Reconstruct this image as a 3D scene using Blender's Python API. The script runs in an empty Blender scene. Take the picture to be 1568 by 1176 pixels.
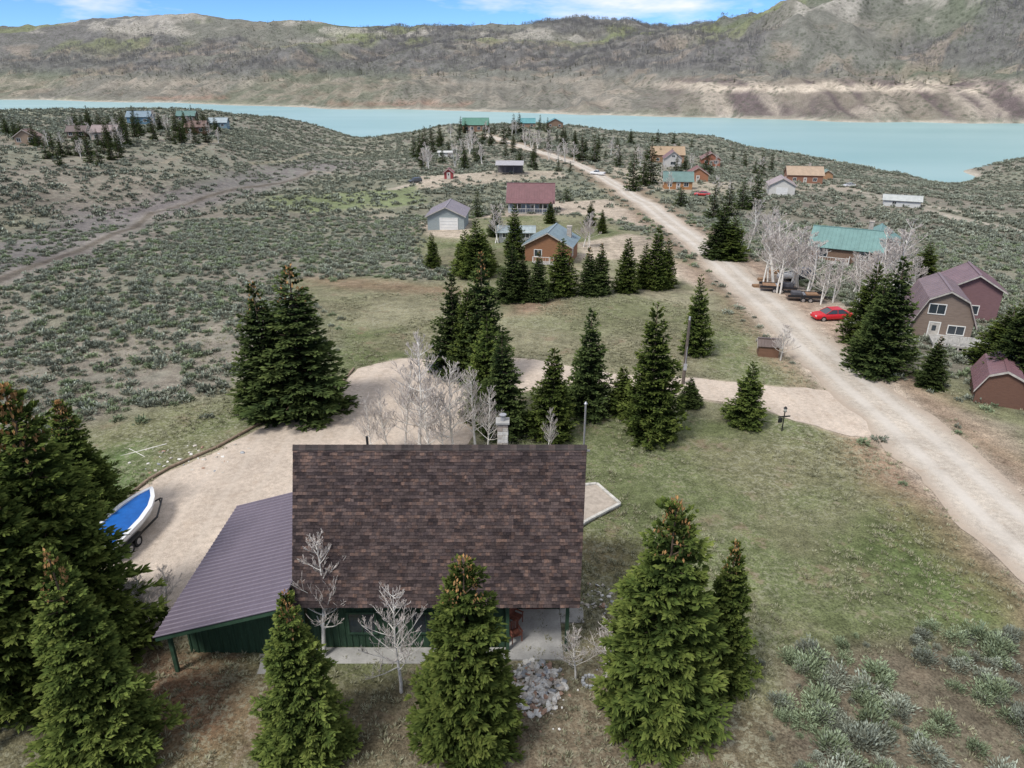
import bpy, bmesh, math, random
import numpy as np
from mathutils import Vector, Matrix
from mathutils.geometry import delaunay_2d_cdt
random.seed(7)
scene=bpy.context.scene
# ------------------------------------------------------------------ survey geometry
CAMH=25.0; PITCH=math.radians(23.5); F=1087.0; CU,CV=784.0,588.0
cP,sP=math.cos(PITCH),math.sin(PITCH)
def ray(u,v):
    a=(u-CU)/F; b=(CV-v)/F
    return (a, cP+b*sP, -sP+b*cP)
def on_plane(u,v,z):
    d=ray(u,v); t=(z-CAMH)/d[2]; return (d[0]*t,d[1]*t)
def at_range(u,v,R):
    d=ray(u,v); t=R/math.hypot(d[0],d[1]); return (d[0]*t,d[1]*t,CAMH+d[2]*t)
# ------------------------------------------------------------------ noise
def _hash(ix,iy,seed):
    h=(ix.astype(np.int64)*374761393+iy.astype(np.int64)*668265263+seed*1442695041)&0xffffffff
    h=((h^(h>>13))*1274126177)&0xffffffff
    h=(h^(h>>16))&0xffffffff
    return h/4294967295.0
def vnoise(x,y,seed=0):
    ix=np.floor(x);iy=np.floor(y);fx=x-ix;fy=y-iy
    fx=fx*fx*(3-2*fx);fy=fy*fy*(3-2*fy)
    a=_hash(ix,iy,seed);b=_hash(ix+1,iy,seed);c=_hash(ix,iy+1,seed);d=_hash(ix+1,iy+1,seed)
    return (a*(1-fx)+b*fx)*(1-fy)+(c*(1-fx)+d*fx)*fy
def fbm(x,y,wl,oct=4,seed=0,g=0.5):
    s=0;A=0;a=1.0
    for i in range(oct):
        f=2.0**i/wl
        s=s+a*vnoise(x*f+17.3*i,y*f-9.1*i,seed+i);A+=a;a*=g
    return s/A
def ridged(x,y,wl,oct=4,seed=0):
    s=0;A=0;a=1.0
    for i in range(oct):
        f=2.0**i/wl
        n=vnoise(x*f+3.3*i,y*f+7.7*i,seed+i)
        s=s+a*(1-np.abs(2*n-1));A+=a;a*=0.5
    return s/A
def sstep(a,b,x):
    t=np.clip((x-a)/(b-a),0,1); return t*t*(3-2*t)
# ------------------------------------------------------------------ terrain
LAKE=-25.0
cp=[]
def c(u,v,z): x,y=on_plane(u,v,z); cp.append((x,y,z))
for v,row in {1150:[(0,0),(784,0),(1568,0)],850:[(-100,0),(400,0),(784,0),(1200,0),(1650,0)],
  650:[(-200,0),(300,0),(784,0),(1300,-.3),(1750,-.6)],
  500:[(-100,-.8),(400,-.5),(784,-.5),(1200,-1),(1600,-1.6)],
  400:[(-50,-1.6),(400,-2),(784,-2),(1100,-2.5),(1400,-3.2),(1650,-4)],
  335:[(0,-3),(784,-4.6),(1000,-5),(1250,-6),(1568,-8.5)],
  280:[(784,-7.6),(1000,-8),(1200,-9.5),(1380,-14)]}.items():
    for u,z in row: c(u,v,z)
for t in [(0,365,-3.6),(200,312,-5.2),(420,268,-9),(540,242,-15),(560,226,-21),(0,300,-.5),(200,265,0),(350,230,-2),(450,218,-8),
  (0,235,4),(100,195,5),(200,220,3),(330,200,2),(60,168,6),(200,170,6),(330,173,3),(-150,180,8),(-150,260,4),(450,183,-8),(520,203,-19),
  (565,216,-25),(602,208,-19),(640,202,-11),(672,194,-7),(728,196,-5),(790,194,-5),(850,192,-6),(930,202,-9),(1000,208,-13),(1100,210,-17),
  (650,240,-9),(784,240,-8),(900,240,-8.5),(1050,240,-11),(1130,222,-22),(300,330,-4),
  (1150,229,-25),(1250,244,-25),(1330,259,-25),(1400,274,-25),(1450,283,-25),(1483,278,-25),(1474,263,-25),(1520,252,-25),(1568,243,-25),(1700,222,-25),
  (1540,270,-20),(1500,296,-19),(1568,305,-14),(1700,300,-14),(1300,282,-16),(1200,262,-17),(1450,330,-9.5)]: c(*t)
for u,v in [(200,163),(60,160),(330,165),(-200,160),(440,174),(500,184),(560,205),(600,195),(650,185),(728,181),(790,180),(850,182),(930,188),(1000,192),
            (1100,200),(1160,216),(1250,230),(1330,246),(1400,262),(1448,273),(1465,250),(1520,238),(1568,228),(1700,205)]:
    x,y=on_plane(u,v,LAKE); cp.append((x,y,-33))
shore=[(-400,152),(-150,152),(60,153),(250,157),(430,163),(600,167),(780,172),(960,177),(1080,180),(1200,183),(1400,187),(1568,189),(1900,194)]
bluff=[(-400,130),(-150,134),(60,138),(250,140),(430,148),(600,136),(780,159),(960,152),(1080,145),(1200,134),(1400,130),(1568,124),(1900,115)]
for (u,v),(u2,v2) in zip(shore,bluff):
    x,y=on_plane(u,v,LAKE); cp.append((x,y,LAKE)); R=math.hypot(x,y)
    x,y=on_plane(u,v+7,LAKE); cp.append((x,y,-33))
    cp.append(at_range(u2,v2,R*1.08)); cp.append(at_range(u2,v2-4,R*1.13))
rid=[(-400,44,3000),(-150,44,3000),(0,42,3000),(150,33,2900),(300,28,2800),(470,38,2800),(600,52,3000),(700,47,2900),(880,36,2700),(1060,46,2600),(1130,35,2300),(1190,18,2000),(1260,10,1900),(1400,10,1850),(1568,-4,1800),(1900,-12,1800)]
su=[s[0] for s in shore]
for u,v,R in rid:
    cp.append(at_range(u,v,R))
    p=at_range(u,v,R*1.45); cp.append((p[0],p[1],p[2]-170))
    vs=np.interp(u,su,[s[1] for s in shore]); vb=np.interp(u,su,[s[1] for s in bluff])
    x,y=on_plane(u,vs,LAKE); Rb=math.hypot(x,y)*1.1
    cp.append(at_range(u,vb+(v-vb)*.5,math.sqrt(Rb*R)))
cp=np.array(cp,dtype=float)
def warp(x,y):
    r=np.hypot(x,y); return np.arctan2(x,y)*1.5, np.log(r)
ct,cl=warp(cp[:,0],cp[:,1])
K=np.sqrt((ct[:,None]-ct[None])**2+(cl[:,None]-cl[None])**2+0.0016)
n=len(cp); A=np.zeros((n+1,n+1)); A[:n,:n]=K+np.eye(n)*-1e-3; A[:n,n]=1;A[n,:n]=1
W=np.linalg.solve(A,np.concatenate([cp[:,2],[0]]))
TH=np.concatenate([np.radians(np.arange(-180,-48,4)),np.radians(np.arange(-48,48.01,0.17)),np.radians(np.arange(52,180.1,4))])
TH[-1]=math.pi
NR=820; LR=np.linspace(math.log(5),math.log(6500),NR); RR=np.exp(LR)
T2,L2=np.meshgrid(TH,LR,indexing='ij')
GX=np.sin(T2)*np.exp(L2); GY=np.cos(T2)*np.exp(L2)
Z=np.full(T2.shape,W[n])
for k in range(n): Z+=W[k]*np.sqrt((T2*1.5-ct[k])**2+(L2-cl[k])**2+0.0016)
RG=np.exp(L2)
far=sstep(780,1050,RG)*sstep(-27,-18,Z)
up=sstep(-15,70,Z)*far
Z+= up*((ridged(GX,GY,560,5,11)-.62)*210)*(0.18+.82*(1-sstep(1500,2500,RG)))
Z+= up*(ridged(GX+.4*GY,GY-.3*GX,210,4,31)-.62)*95*(0.3+.7*(1-sstep(1700,2600,RG)))
Z+= far*(ridged(GX,GY*.6,70,3,35)-.6)*17
Z+= far*sstep(-25,-15,Z)*(1-sstep(20,60,Z))*(ridged(GX,GY*0.25,34,3,41)-.6)*17
near=(1-far)*sstep(55,120,RG)*sstep(-25,-20,Z)
Z+= near*(fbm(GX,GY,45,4,5)-.5)*2.6
back=sstep(math.radians(55),math.radians(85),np.abs(T2))
Z=Z*(1-back)+back*np.where(RG>600,60*sstep(600,2500,RG),0)
def interp2(tab,x,y):
    th=np.arctan2(x,y); l=np.log(np.maximum(np.hypot(x,y),5.001))
    i=np.clip(np.searchsorted(TH,th)-1,0,len(TH)-2); fi=(th-TH[i])/(TH[i+1]-TH[i])
    q=(l-LR[0])/(LR[1]-LR[0]); j=np.clip(np.floor(q).astype(int),0,NR-2); fj=np.clip(q-j,0,1)
    return (tab[i,j]*(1-fi)+tab[i+1,j]*fi)*(1-fj)+(tab[i,j+1]*(1-fi)+tab[i+1,j+1]*fi)*fj
def H(x,y): return float(interp2(Z,np.array([x]),np.array([y]))[0])
_ts=np.exp(np.linspace(math.log(8),math.log(6000),2500))
def ground_at(u,v):
    d=ray(u,v); x=d[0]*_ts;y=d[1]*_ts;z=CAMH+d[2]*_ts
    h=np.maximum(interp2(Z,x,y),LAKE); w=np.where(z<=h)[0]
    if len(w)==0: k=len(_ts)-1; return Vector((x[k],y[k],h[k]))
    k=w[0]
    if k>0:
        a=z[k-1]-h[k-1]; b=h[k]-z[k]; f=a/(a+b+1e-9); t=_ts[k-1]+(_ts[k]-_ts[k-1])*f
    else: t=_ts[0]
    X,Y=d[0]*t,d[1]*t
    return Vector((X,Y,H(X,Y)))
# ------------------------------------------------------------------ materials
def nt_new(m):
    m.use_nodes=True; nt=m.node_tree; nt.nodes.clear(); return nt
def N(nt,t,**k):
    nd=nt.nodes.new(t)
    for a,b in k.items(): setattr(nd,a,b)
    return nd
def mixc(nt,blend,fac,a,b):
    m=N(nt,'ShaderNodeMix',data_type='RGBA',blend_type=blend)
    for sock,val in ((0,fac),(6,a),(7,b)):
        if hasattr(val,'links'): nt.links.new(val,m.inputs[sock])
        else: m.inputs[sock].default_value=val if sock==0 else (*val,1)
    return m.outputs[2]
def noise(nt,vec,scale,detail=4,rough=.5):
    q=N(nt,'ShaderNodeTexNoise'); q.inputs['Scale'].default_value=scale;q.inputs['Detail'].default_value=detail;q.inputs['Roughness'].default_value=rough
    nt.links.new(vec,q.inputs['Vector']); return q.outputs[0]
def maprange(nt,val,a,b,c0=0.,d0=1.):
    q=N(nt,'ShaderNodeMapRange'); q.inputs[1].default_value=a;q.inputs[2].default_value=b;q.inputs[3].default_value=c0;q.inputs[4].default_value=d0
    nt.links.new(val,q.inputs[0]); return q.outputs[0]
def math2(nt,op,a,b):
    q=N(nt,'ShaderNodeMath',operation=op)
    for i,val in enumerate((a,b)):
        if hasattr(val,'links'): nt.links.new(val,q.inputs[i])
        else: q.inputs[i].default_value=val
    return q.outputs[0]
def gray(nt,val):
    q=N(nt,'ShaderNodeCombineColor')
    for i in range(3): nt.links.new(val,q.inputs[i])
    return q.outputs[0]
def finish(nt,col,rough=.9,bump=None,bs=.3,bd=.02,spec=.3,metal=0.):
    p=N(nt,'ShaderNodeBsdfPrincipled'); o=N(nt,'ShaderNodeOutputMaterial')
    if hasattr(col,'links'): nt.links.new(col,p.inputs['Base Color'])
    else: p.inputs['Base Color'].default_value=(*col,1)
    p.inputs['Roughness'].default_value=rough; p.inputs['Specular IOR Level'].default_value=spec; p.inputs['Metallic'].default_value=metal
    if bump is not None:
        b=N(nt,'ShaderNodeBump'); b.inputs['Strength'].default_value=bs;b.inputs['Distance'].default_value=bd
        nt.links.new(bump,b.inputs['Height']); nt.links.new(b.outputs[0],p.inputs['Normal'])
    nt.links.new(p.outputs[0],o.inputs[0]); return p
_mc={}
def mat(name,col,rough=.8,scale=3.,amt=.25,bump=.2,bd=.01,spec=.3,metal=0.,stretch=None):
    if name in _mc: return _mc[name]
    m=bpy.data.materials.new(name); nt=nt_new(m)
    tc=N(nt,'ShaderNodeTexCoord'); vec=tc.outputs['Object']
    if stretch:
        mp=N(nt,'ShaderNodeMapping'); mp.inputs['Scale'].default_value=stretch; nt.links.new(vec,mp.inputs[0]); vec=mp.outputs[0]
    n1=noise(nt,vec,scale,4,.6); n2=noise(nt,vec,scale*9,2,.6)
    f=maprange(nt,n1,.3,.7,1-amt,1+amt); f2=maprange(nt,n2,.3,.7,1-amt*.5,1+amt*.5)
    cc=mixc(nt,'MULTIPLY',1.,col,gray(nt,math2(nt,'MULTIPLY',f,f2)))
    finish(nt,cc,rough,n2 if bump else None,bump,bd,spec,metal)
    _mc[name]=m; return m
# ------------------------------------------------------------------ mesh helpers
def link(o): scene.collection.objects.link(o); return o
def np_mesh(name,V,Fq,mats,attrs=None,midx=None,smooth=False):
    V=np.asarray(V,dtype=np.float32); Fq=np.asarray(Fq,dtype=np.int32); k=Fq.shape[1]
    me=bpy.data.meshes.new(name); me.vertices.add(len(V)); me.vertices.foreach_set('co',V.ravel())
    me.loops.add(Fq.size); me.loops.foreach_set('vertex_index',Fq.ravel())
    me.polygons.add(len(Fq)); me.polygons.foreach_set('loop_start',np.arange(0,Fq.size,k,dtype=np.int32))
    if midx is not None: me.polygons.foreach_set('material_index',np.asarray(midx,dtype=np.int32))
    for m in mats: me.materials.append(m)
    for nm,(ty,arr) in (attrs or {}).items():
        a=me.attributes.new(nm,ty,'POINT'); arr=np.asarray(arr,dtype=np.float32)
        if ty=='FLOAT': a.data.foreach_set('value',arr.ravel())
        elif ty=='FLOAT_COLOR': a.data.foreach_set('color',arr.ravel())
        else: a.data.foreach_set('vector',arr.ravel())
    me.update(calc_edges=True); me.validate()
    if smooth: me.polygons.foreach_set('use_smooth',np.ones(len(me.polygons),dtype=bool))
    return me
class MB:
    def __init__(s): s.v=[];s.f=[];s.m=[]
    def face(s,pts,m=0):
        b=len(s.v); s.v+= [tuple(p) for p in pts]; s.f.append(tuple(range(b,b+len(pts)))); s.m.append(m)
    def hexa(s,p,m=0):
        b=len(s.v); s.v+=[tuple(q) for q in p]
        for f in ((0,3,2,1),(4,5,6,7),(0,1,5,4),(1,2,6,5),(2,3,7,6),(3,0,4,7)): s.f.append(tuple(b+i for i in f)); s.m.append(m)
    def box(s,x0,x1,y0,y1,z0,z1,m=0):
        s.hexa([(x0,y0,z0),(x1,y0,z0),(x1,y1,z0),(x0,y1,z0),(x0,y0,z1),(x1,y0,z1),(x1,y1,z1),(x0,y1,z1)],m)
    def cyl(s,p,q,r,r2=None,n=10,m=0):
        p=Vector(p);q=Vector(q);r2=r if r2 is None else r2; d=(q-p).normalized()
        a=d.orthogonal().normalized(); b2=d.cross(a); b=len(s.v)
        for c0,rr in ((p,r),(q,r2)):
            for i in range(n):
                t=2*math.pi*i/n; s.v.append(tuple(c0+a*math.cos(t)*rr+b2*math.sin(t)*rr))
        for i in range(n):
            j=(i+1)%n; s.f.append((b+i,b+j,b+n+j,b+n+i)); s.m.append(m)
        s.f.append(tuple(b+i for i in range(n))[::-1]); s.m.append(m); s.f.append(tuple(b+n+i for i in range(n))); s.m.append(m)
    def slab(s,p,th,m=0,ribs=0,rw=.05,rh=.035,mr=None):
        p=[Vector(q) for q in p]; nrm=(p[1]-p[0]).cross(p[3]-p[0]).normalized()
        if nrm.z<0: nrm=-nrm
        lo=[q-nrm*th for q in p]
        s.hexa([*lo,*p],m)
        if ribs:
            L=(p[1]-p[0]).length; k=max(1,int(L/ribs)); ex=(p[1]-p[0]).normalized()
            for i in range(k+1):
                t=(i)/k; a=p[0].lerp(p[1],t); b=p[3].lerp(p[2],t)
                off=ex*rw/2; e=nrm*.002
                s.hexa([a-off+e,a+off+e,b+off+e,b-off+e,a-off*.5+nrm*rh,a+off*.5+nrm*rh,b+off*.5+nrm*rh,b-off*.5+nrm*rh],m if mr is None else mr)
    def build(s,name,mats,parent=None,smooth=False,bevel=0):
        me=bpy.data.meshes.new(name); me.from_pydata(s.v,[],s.f)
        for m in (mats if isinstance(mats,(list,tuple)) else [mats]): me.materials.append(m)
        me.polygons.foreach_set('material_index',s.m)
        bm=bmesh.new(); bm.from_mesh(me); bmesh.ops.recalc_face_normals(bm,faces=bm.faces[:]); bm.to_mesh(me); bm.free()
        if smooth: me.polygons.foreach_set('use_smooth',[True]*len(me.polygons))
        o=link(bpy.data.objects.new(name,me))
        if parent: o.parent=parent
        if bevel:
            b=o.modifiers.new('bevel','BEVEL'); b.width=bevel; b.segments=2; b.limit_method='ANGLE'
        return o
def empty(name,pos,yaw=0):
    e=link(bpy.data.objects.new(name,None)); e.location=pos; e.rotation_euler=(0,0,math.radians(yaw)); e.empty_display_size=.5; return e
# ------------------------------------------------------------------ ground zones (world space)
VX=GX.ravel(); VY=GY.ravel(); VZ=Z.ravel(); VR=RG.ravel()
jit=(fbm(VX,VY,6,4,77)-.5)
def wpoly(uv): return [tuple(ground_at(u,v)[:2]) for u,v in uv]
def sdist(poly,x,y):
    inside=np.zeros(x.shape,bool); dm=np.full(x.shape,1e9); k=len(poly)
    for i in range(k):
        x1,y1=poly[i]; x2,y2=poly[(i+1)%k]
        if y1!=y2:
            cnd=((y1>y)!=(y2>y))&(x<(x2-x1)*(y-y1)/(y2-y1)+x1); inside^=cnd
        dx,dy=x2-x1,y2-y1; t=np.clip(((x-x1)*dx+(y-y1)*dy)/(dx*dx+dy*dy+1e-9),0,1)
        dm=np.minimum(dm,np.hypot(x-x1-t*dx,y-y1-t*dy))
    return np.where(inside,dm,-dm)
def pmask(uv,feather=1.,jam=3.,poly=None):
    poly=poly or wpoly(uv); P=np.array(poly); m=np.zeros(VX.shape)
    pad=feather+jam
    s=(VX>P[:,0].min()-pad)&(VX<P[:,0].max()+pad)&(VY>P[:,1].min()-pad)&(VY<P[:,1].max()+pad)
    if s.any(): m[s]=sstep(-feather,feather,sdist(poly,VX[s],VY[s])+jit[s]*jam)
    return m
def lmask(poly,width,feather,jam=1.):
    P=np.array(poly); m=np.zeros(VX.shape); pad=width+feather+jam
    s=(VX>P[:,0].min()-pad)&(VX<P[:,0].max()+pad)&(VY>P[:,1].min()-pad)&(VY<P[:,1].max()+pad)
    x=VX[s];y=VY[s]; dm=np.full(x.shape,1e9)
    for (x1,y1),(x2,y2) in zip(poly[:-1],poly[1:]):
        dx,dy=x2-x1,y2-y1; t=np.clip(((x-x1)*dx+(y-y1)*dy)/(dx*dx+dy*dy+1e-9),0,1)
        dm=np.minimum(dm,np.hypot(x-x1-t*dx,y-y1-t*dy))
    m[s]=1-sstep(width-feather,width+feather,dm+jit[s]*jam); return m
DRIVE=[(170,860),(182,800),(205,757),(262,722),(335,690),(400,655),(470,628),(520,598),(545,565),(610,550),(700,549),(790,548),(850,556),(900,568),(960,574),(1060,578),(1160,590),(1262,597),(1320,618),(1352,672),(1300,668),(1240,650),(1150,622),(1050,608),(960,598),(880,590),(800,600),(740,640),(700,700),(690,800),(440,850),(330,870),(262,930),(240,965),(205,965),(190,915)]
ROAD=[(1900,1090),(1720,945),(1568,822),(1460,722),(1370,640),(1300,580),(1230,520),(1165,458),(1100,400),(1050,358),(1010,328),(975,305),(940,282),(905,262),(880,250),(850,240),(810,228),(775,217),(745,207)]
road_w=wpoly(ROAD); drive_w=wpoly(DRIVE)
col=np.zeros((len(VX),3)); 
def setc(mask,cc):
    global col
    col=col*(1-mask[:,None])+np.array(cc)[None]*mask[:,None]
col[:]=(.190,.168,.138)
big=fbm(VX,VY,30,5,3); big2=fbm(VX,VY,9,5,9); b3=fbm(VX,VY,120,4,19)
setc(sstep(.45,.62,big)*.6,(.165,.168,.120))
setc(sstep(.5,.65,big2)*.4,(.225,.202,.168))
setc(sstep(.52,.68,b3)*sstep(60,120,VR)*.45,(.16,.178,.108))
sage=np.ones(len(VX)); tuft=np.full(len(VX),.3)
LAWN=[(-500,740),(150,655),(330,615),(440,560),(520,530),(470,470),(430,430),(560,425),(700,430),(640,390),(640,350),(760,330),(900,330),(1000,365),(1060,410),(1150,500),(1250,600),(1340,690),(1568,890),(1800,1080),(1800,1500),(-500,1500)]
lm=pmask(LAWN,3,5); setc(lm,(.150,.150,.082)); sage*=1-lm; tuft=tuft*(1-lm)+lm*.9
setc(lm*sstep(.47,.6,big2)*.65,(.108,.135,.055)); setc(lm*sstep(.49,.60,fbm(VX,VY,14,4,55))*.55,(.215,.192,.13))
for pl,cc,a in [([(240,960),(420,1040),(900,1040),(940,900),(1000,900),(1010,1030),(1180,1100),(1300,1180),(1200,1500),(-300,1500),(-200,1080)],(.130,.097,.070),.75),
                ([(1010,660),(1180,660),(1320,700),(1300,760),(1120,740)],(.20,.155,.11),.35),
                ([(1300,650),(1400,720),(1568,860),(1568,940),(1440,830),(1330,720)],(.235,.145,.10),.7),
                ([(1380,760),(1500,830),(1568,900),(1600,960),(1430,900),(1330,830)],(.11,.165,.05),.65),
                ([(1400,900),(1568,960),(1568,1000),(1400,970)],(.12,.165,.055),.5),
                ([(-100,1060),(200,1100),(500,1120),(700,1170),(600,1400),(-100,1400)],(.10,.115,.05),.35),
                ([(120,650),(320,620),(330,690),(220,760),(100,740)],(.125,.125,.065),.8),
                ([(130,700),(210,680),(200,760),(150,800)],(.085,.16,.045),.65),
                ([(240,1030),(300,1040),(330,1110),(260,1100)],(.22,.11,.07),.6),([(905,840),(960,850),(960,890),(900,890)],(.18,.11,.075),.7),
                ([(780,460),(860,460),(870,478),(780,482)],(.27,.175,.125),.8),
                ([(470,425),(620,432),(700,440),(700,450),(520,440)],(.25,.15,.105),.5),
                ([(1060,500),(1160,520),(1250,590),(1100,575)],(.125,.15,.065),.7),
                ([(1330,590),(1568,720),(1700,800),(1700,700),(1568,620),(1440,580)],(.16,.165,.085),.8),
                ([(1380,600),(1440,640),(1568,740),(1568,700),(1450,610)],(.27,.195,.135),.6),
                ([(410,300),(640,285),(650,310),(480,325),(410,320)],(.16,.20,.085),.7),
                ([(560,310),(650,345),(640,360),(560,330)],(.34,.28,.23),.35),
                ([(900,440),(1060,460),(1090,500),(900,520),(800,500)],(.155,.165,.088),.6)]:
    m=pmask(pl,2.5,5)*a; setc(m,cc); sage*=1-m*.8
SAGEP=[(1185,1010),(1290,985),(1400,962),(1500,975),(1800,1000),(1800,1350),(1260,1260),(1200,1120)]
sp=pmask(SAGEP,1.2,2.5); setc(sp*.85,(.130,.103,.080)); sage_near=sp.copy(); tuft*=1-sp*.6
gul=wpoly([(-60,420),(60,385),(200,330),(330,296),(430,270),(520,250)])
gmask=lmask(gul,11,7,8); setc(gmask*.7,(.155,.138,.148)); sage*=1-gmask*.45
trail=wpoly([(-20,440),(60,405),(150,370),(205,350),(235,325),(300,308),(400,285),(480,262)])
tm=lmask(trail,2.2,1.2,1.5); setc(tm*.35,(.22,.195,.16)); sage*=1-tm; tm=lmask([(x,y-.8) for x,y in trail],.9,.5,.8); setc(tm*.75,(.085,.07,.055))
for ln,w,cc in [([(1330,300),(1420,322),(1568,356),(1650,372)],2.0,(.40,.36,.30)),([(1300,290),(1420,315),(1568,335)],1.2,(.40,.36,.30)),([(600,290),(640,280),(700,268),(760,262)],1.6,(.35,.30,.25)),
                ([(0,210),(100,240),(250,250),(330,215)],1.0,(.24,.21,.16)),([(385,250),(440,247),(500,236),(560,232)],1.5,(.26,.24,.17)),([(480,262),(640,270)],1.,(.29,.25,.2))]:
    m=lmask(wpoly(ln),w,w*.6,1.5); setc(m*.85,cc); sage*=1-m
dirt=(.39,.325,.26)
for pl,a in [([(1060,385),(1110,390),(1170,402),(1215,432),(1300,470),(1320,500),(1290,520),(1240,500),(1180,455),(1110,410)],1),
           ([(1250,498),(1320,510),(1380,560),(1440,620),(1568,655),(1568,700),(1440,640),(1330,590)],.55),
           ([(850,308),(930,305),(975,330),(1000,350),(960,340),(880,328),(810,330),(720,335)],.9),
           ([(640,340),(720,335),(720,365),(650,362)],.9),
           ([(880,372),(960,358),(1010,365),(1040,400),(1090,425),(1070,440),(1030,425),(960,395),(880,400)],.9),
           ([(640,270),(860,262),(870,272),(760,280),(640,290)],.7),
           ([(930,250),(960,290),(1110,300),(1120,280),(1000,268)],.6),([(1190,275),(1330,280),(1330,292),(1190,292)],.6),
           ([(880,410),(1000,440),(1085,450),(1120,480),(1060,470),(960,450)],.35)]:
    m=pmask(pl,1.2,3)*a; setc(m,dirt); sage*=1-m; tuft*=1-m
rm=lmask(road_w,3.7,.9,1.6); setc(rm,(.37,.31,.25)); sage*=1-rm; tuft*=1-rm
rm2=lmask(road_w,6.2,2.5,5)*(1-rm); setc(rm2*.7,(.26,.18,.13)); sage*=1-rm2*.7
dm=pmask(None,.45,1.0,poly=drive_w); setc(dm,(.43,.355,.285)); sage*=1-dm; tuft*=1-dm
m=np.clip((1-sstep(-24.3,-23.0,VZ))*(VR>300)*(VZ>-26),0,1); setc(m*.85,(.41,.37,.31)); sage*=1-m
fm=far.ravel()
h1=fbm(VX,VY,420,5,101); h2=fbm(VX,VY,130,5,121); h3=fbm(VX,VY,45,4,141); hv=fbm(VX,VY*.15,22,4,161)
hc=np.zeros_like(col); hc[:]=(.158,.156,.135)
def hset(m,cc):
    global hc
    hc=hc*(1-m[:,None])+np.array(cc)[None]*m[:,None]
hset(sstep(.44,.57,h1)*.8,(.118,.135,.092))
forest=sstep(.39,.50,fbm(VX,VY,300,4,201)+.05*np.sin(VX/300))*sstep(15,50,VZ)
hset(forest*.8,(.140,.134,.132))
hset(sstep(.56,.67,h2)*.55,(.20,.187,.155))
hset(sstep(.59,.66,fbm(VX,VY,160,4,231))*sstep(60,120,VZ)*.6,(.175,.195,.09))
hset(sstep(.59,.65,fbm(VX,VY,90,4,251))*sstep(80,140,VZ)*.65,(.35,.325,.285))
hset(sstep(.57,.65,fbm(VX,VY*2,70,4,271))*(1-sstep(90,130,VZ))*.45,(.29,.235,.185))
rt_=sstep(math.radians(8),math.radians(16),np.arctan2(VX,VY))  # east shore bluffs
bz=VZ+(h3-.5)*10
body=sstep(-23,-20,VZ)*(1-sstep(16,24,bz))
hset(body*(.25+.6*rt_),(.20,.172,.142)); hset(body*sstep(.43,.56,hv)*rt_*.9,(.115,.092,.092)); hset(body*sstep(.53,.62,fbm(VX,VY*.2,30,4,181))*(.35+.35*rt_),(.36,.315,.26))
cap=sstep(4,8,bz)*(1-sstep(12,16,bz)); hset(cap*sstep(.38,.5,fbm(VX,VY,110,4,191))*(.15+.85*rt_),(.46,.395,.32))
hset((1-sstep(-16,-11,bz))*sstep(-22,-19,bz)*sstep(.5,.62,h2)*.5,(.29,.175,.13))
hset((1-sstep(-24,-22.6,VZ)),(.41,.375,.32))
col=col*(1-fm[:,None])+hc*fm[:,None]; sage*=1-fm; tuft*=1-fm
sage*=(VZ>-24)
SG=sage.reshape(Z.shape); TF=tuft.reshape(Z.shape); FO=(forest*fm).reshape(Z.shape)
NRM=sage_near.reshape(Z.shape)
# ---------------------------------------------------------------- ground material
gm=bpy.data.materials.new('earth_and_grass'); nt=nt_new(gm)
geo=N(nt,'ShaderNodeNewGeometry'); pos=geo.outputs['Position']
at=N(nt,'ShaderNodeAttribute',attribute_name='zone'); ats=N(nt,'ShaderNodeAttribute',attribute_name='sagefar'); att=N(nt,'ShaderNodeAttribute',attribute_name='tuft')
ath=N(nt,'ShaderNodeAttribute',attribute_name='hill')
n0=noise(nt,pos,.05,5,.72); n1=noise(nt,pos,.9,4,.7); n2=noise(nt,pos,9,2,.75)
f=math2(nt,'MULTIPLY',maprange(nt,n0,.3,.7,.68,1.32),maprange(nt,n1,.3,.7,.60,1.40)); f=math2(nt,'MULTIPLY',f,maprange(nt,n2,.3,.7,.50,1.50))
cc=mixc(nt,'MULTIPLY',1.,at.outputs['Color'],gray(nt,f))
tn=math2(nt,'MULTIPLY',maprange(nt,noise(nt,pos,3.2,4,.75),.50,.60),maprange(nt,n0,.40,.58)); tn=math2(nt,'MULTIPLY',tn,att.outputs['Fac'])
cc=mixc(nt,'MIX',tn,cc,(.31,.30,.215))
rn=math2(nt,'MULTIPLY',maprange(nt,noise(nt,pos,.4,4,.7),.57,.67),att.outputs['Fac']); cc=mixc(nt,'MIX',math2(nt,'MULTIPLY',rn,.5),cc,(.19,.125,.088))
vo=N(nt,'ShaderNodeTexVoronoi'); vo.inputs['Scale'].default_value=.45; nt.links.new(pos,vo.inputs['Vector'])
dots=math2(nt,'MULTIPLY',maprange(nt,vo.outputs['Distance'],.55,.3),ats.outputs['Fac'])
cc=mixc(nt,'MIX',math2(nt,'MULTIPLY',dots,.75),cc,(.24,.26,.205))
vo2=N(nt,'ShaderNodeTexVoronoi'); vo2.inputs['Scale'].default_value=.13; nt.links.new(pos,vo2.inputs['Vector'])
d2=math2(nt,'MULTIPLY',maprange(nt,vo2.outputs['Distance'],.48,.22),ath.outputs['Fac'])
d2=math2(nt,'MULTIPLY',d2,maprange(nt,noise(nt,pos,.012,4,.6),.34,.52))
cc=mixc(nt,'MIX',math2(nt,'MULTIPLY',d2,.65),cc,(.065,.075,.052))
finish(nt,cc,.95,n2,.7,.10,.1)
nth=len(TH)
I,J=np.meshgrid(np.arange(nth-1),np.arange(NR-1),indexing='ij'); a=(I*NR+J).ravel()
Fq=np.stack([a,a+1,a+NR+1,a+NR],1)
sagefar=sage*sstep(170,330,VR)+sage*.25*(VR<170)
rgba=np.concatenate([np.clip(col,0,1),np.ones((len(col),1))],1)
V=np.stack([VX,VY,VZ],1)
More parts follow.
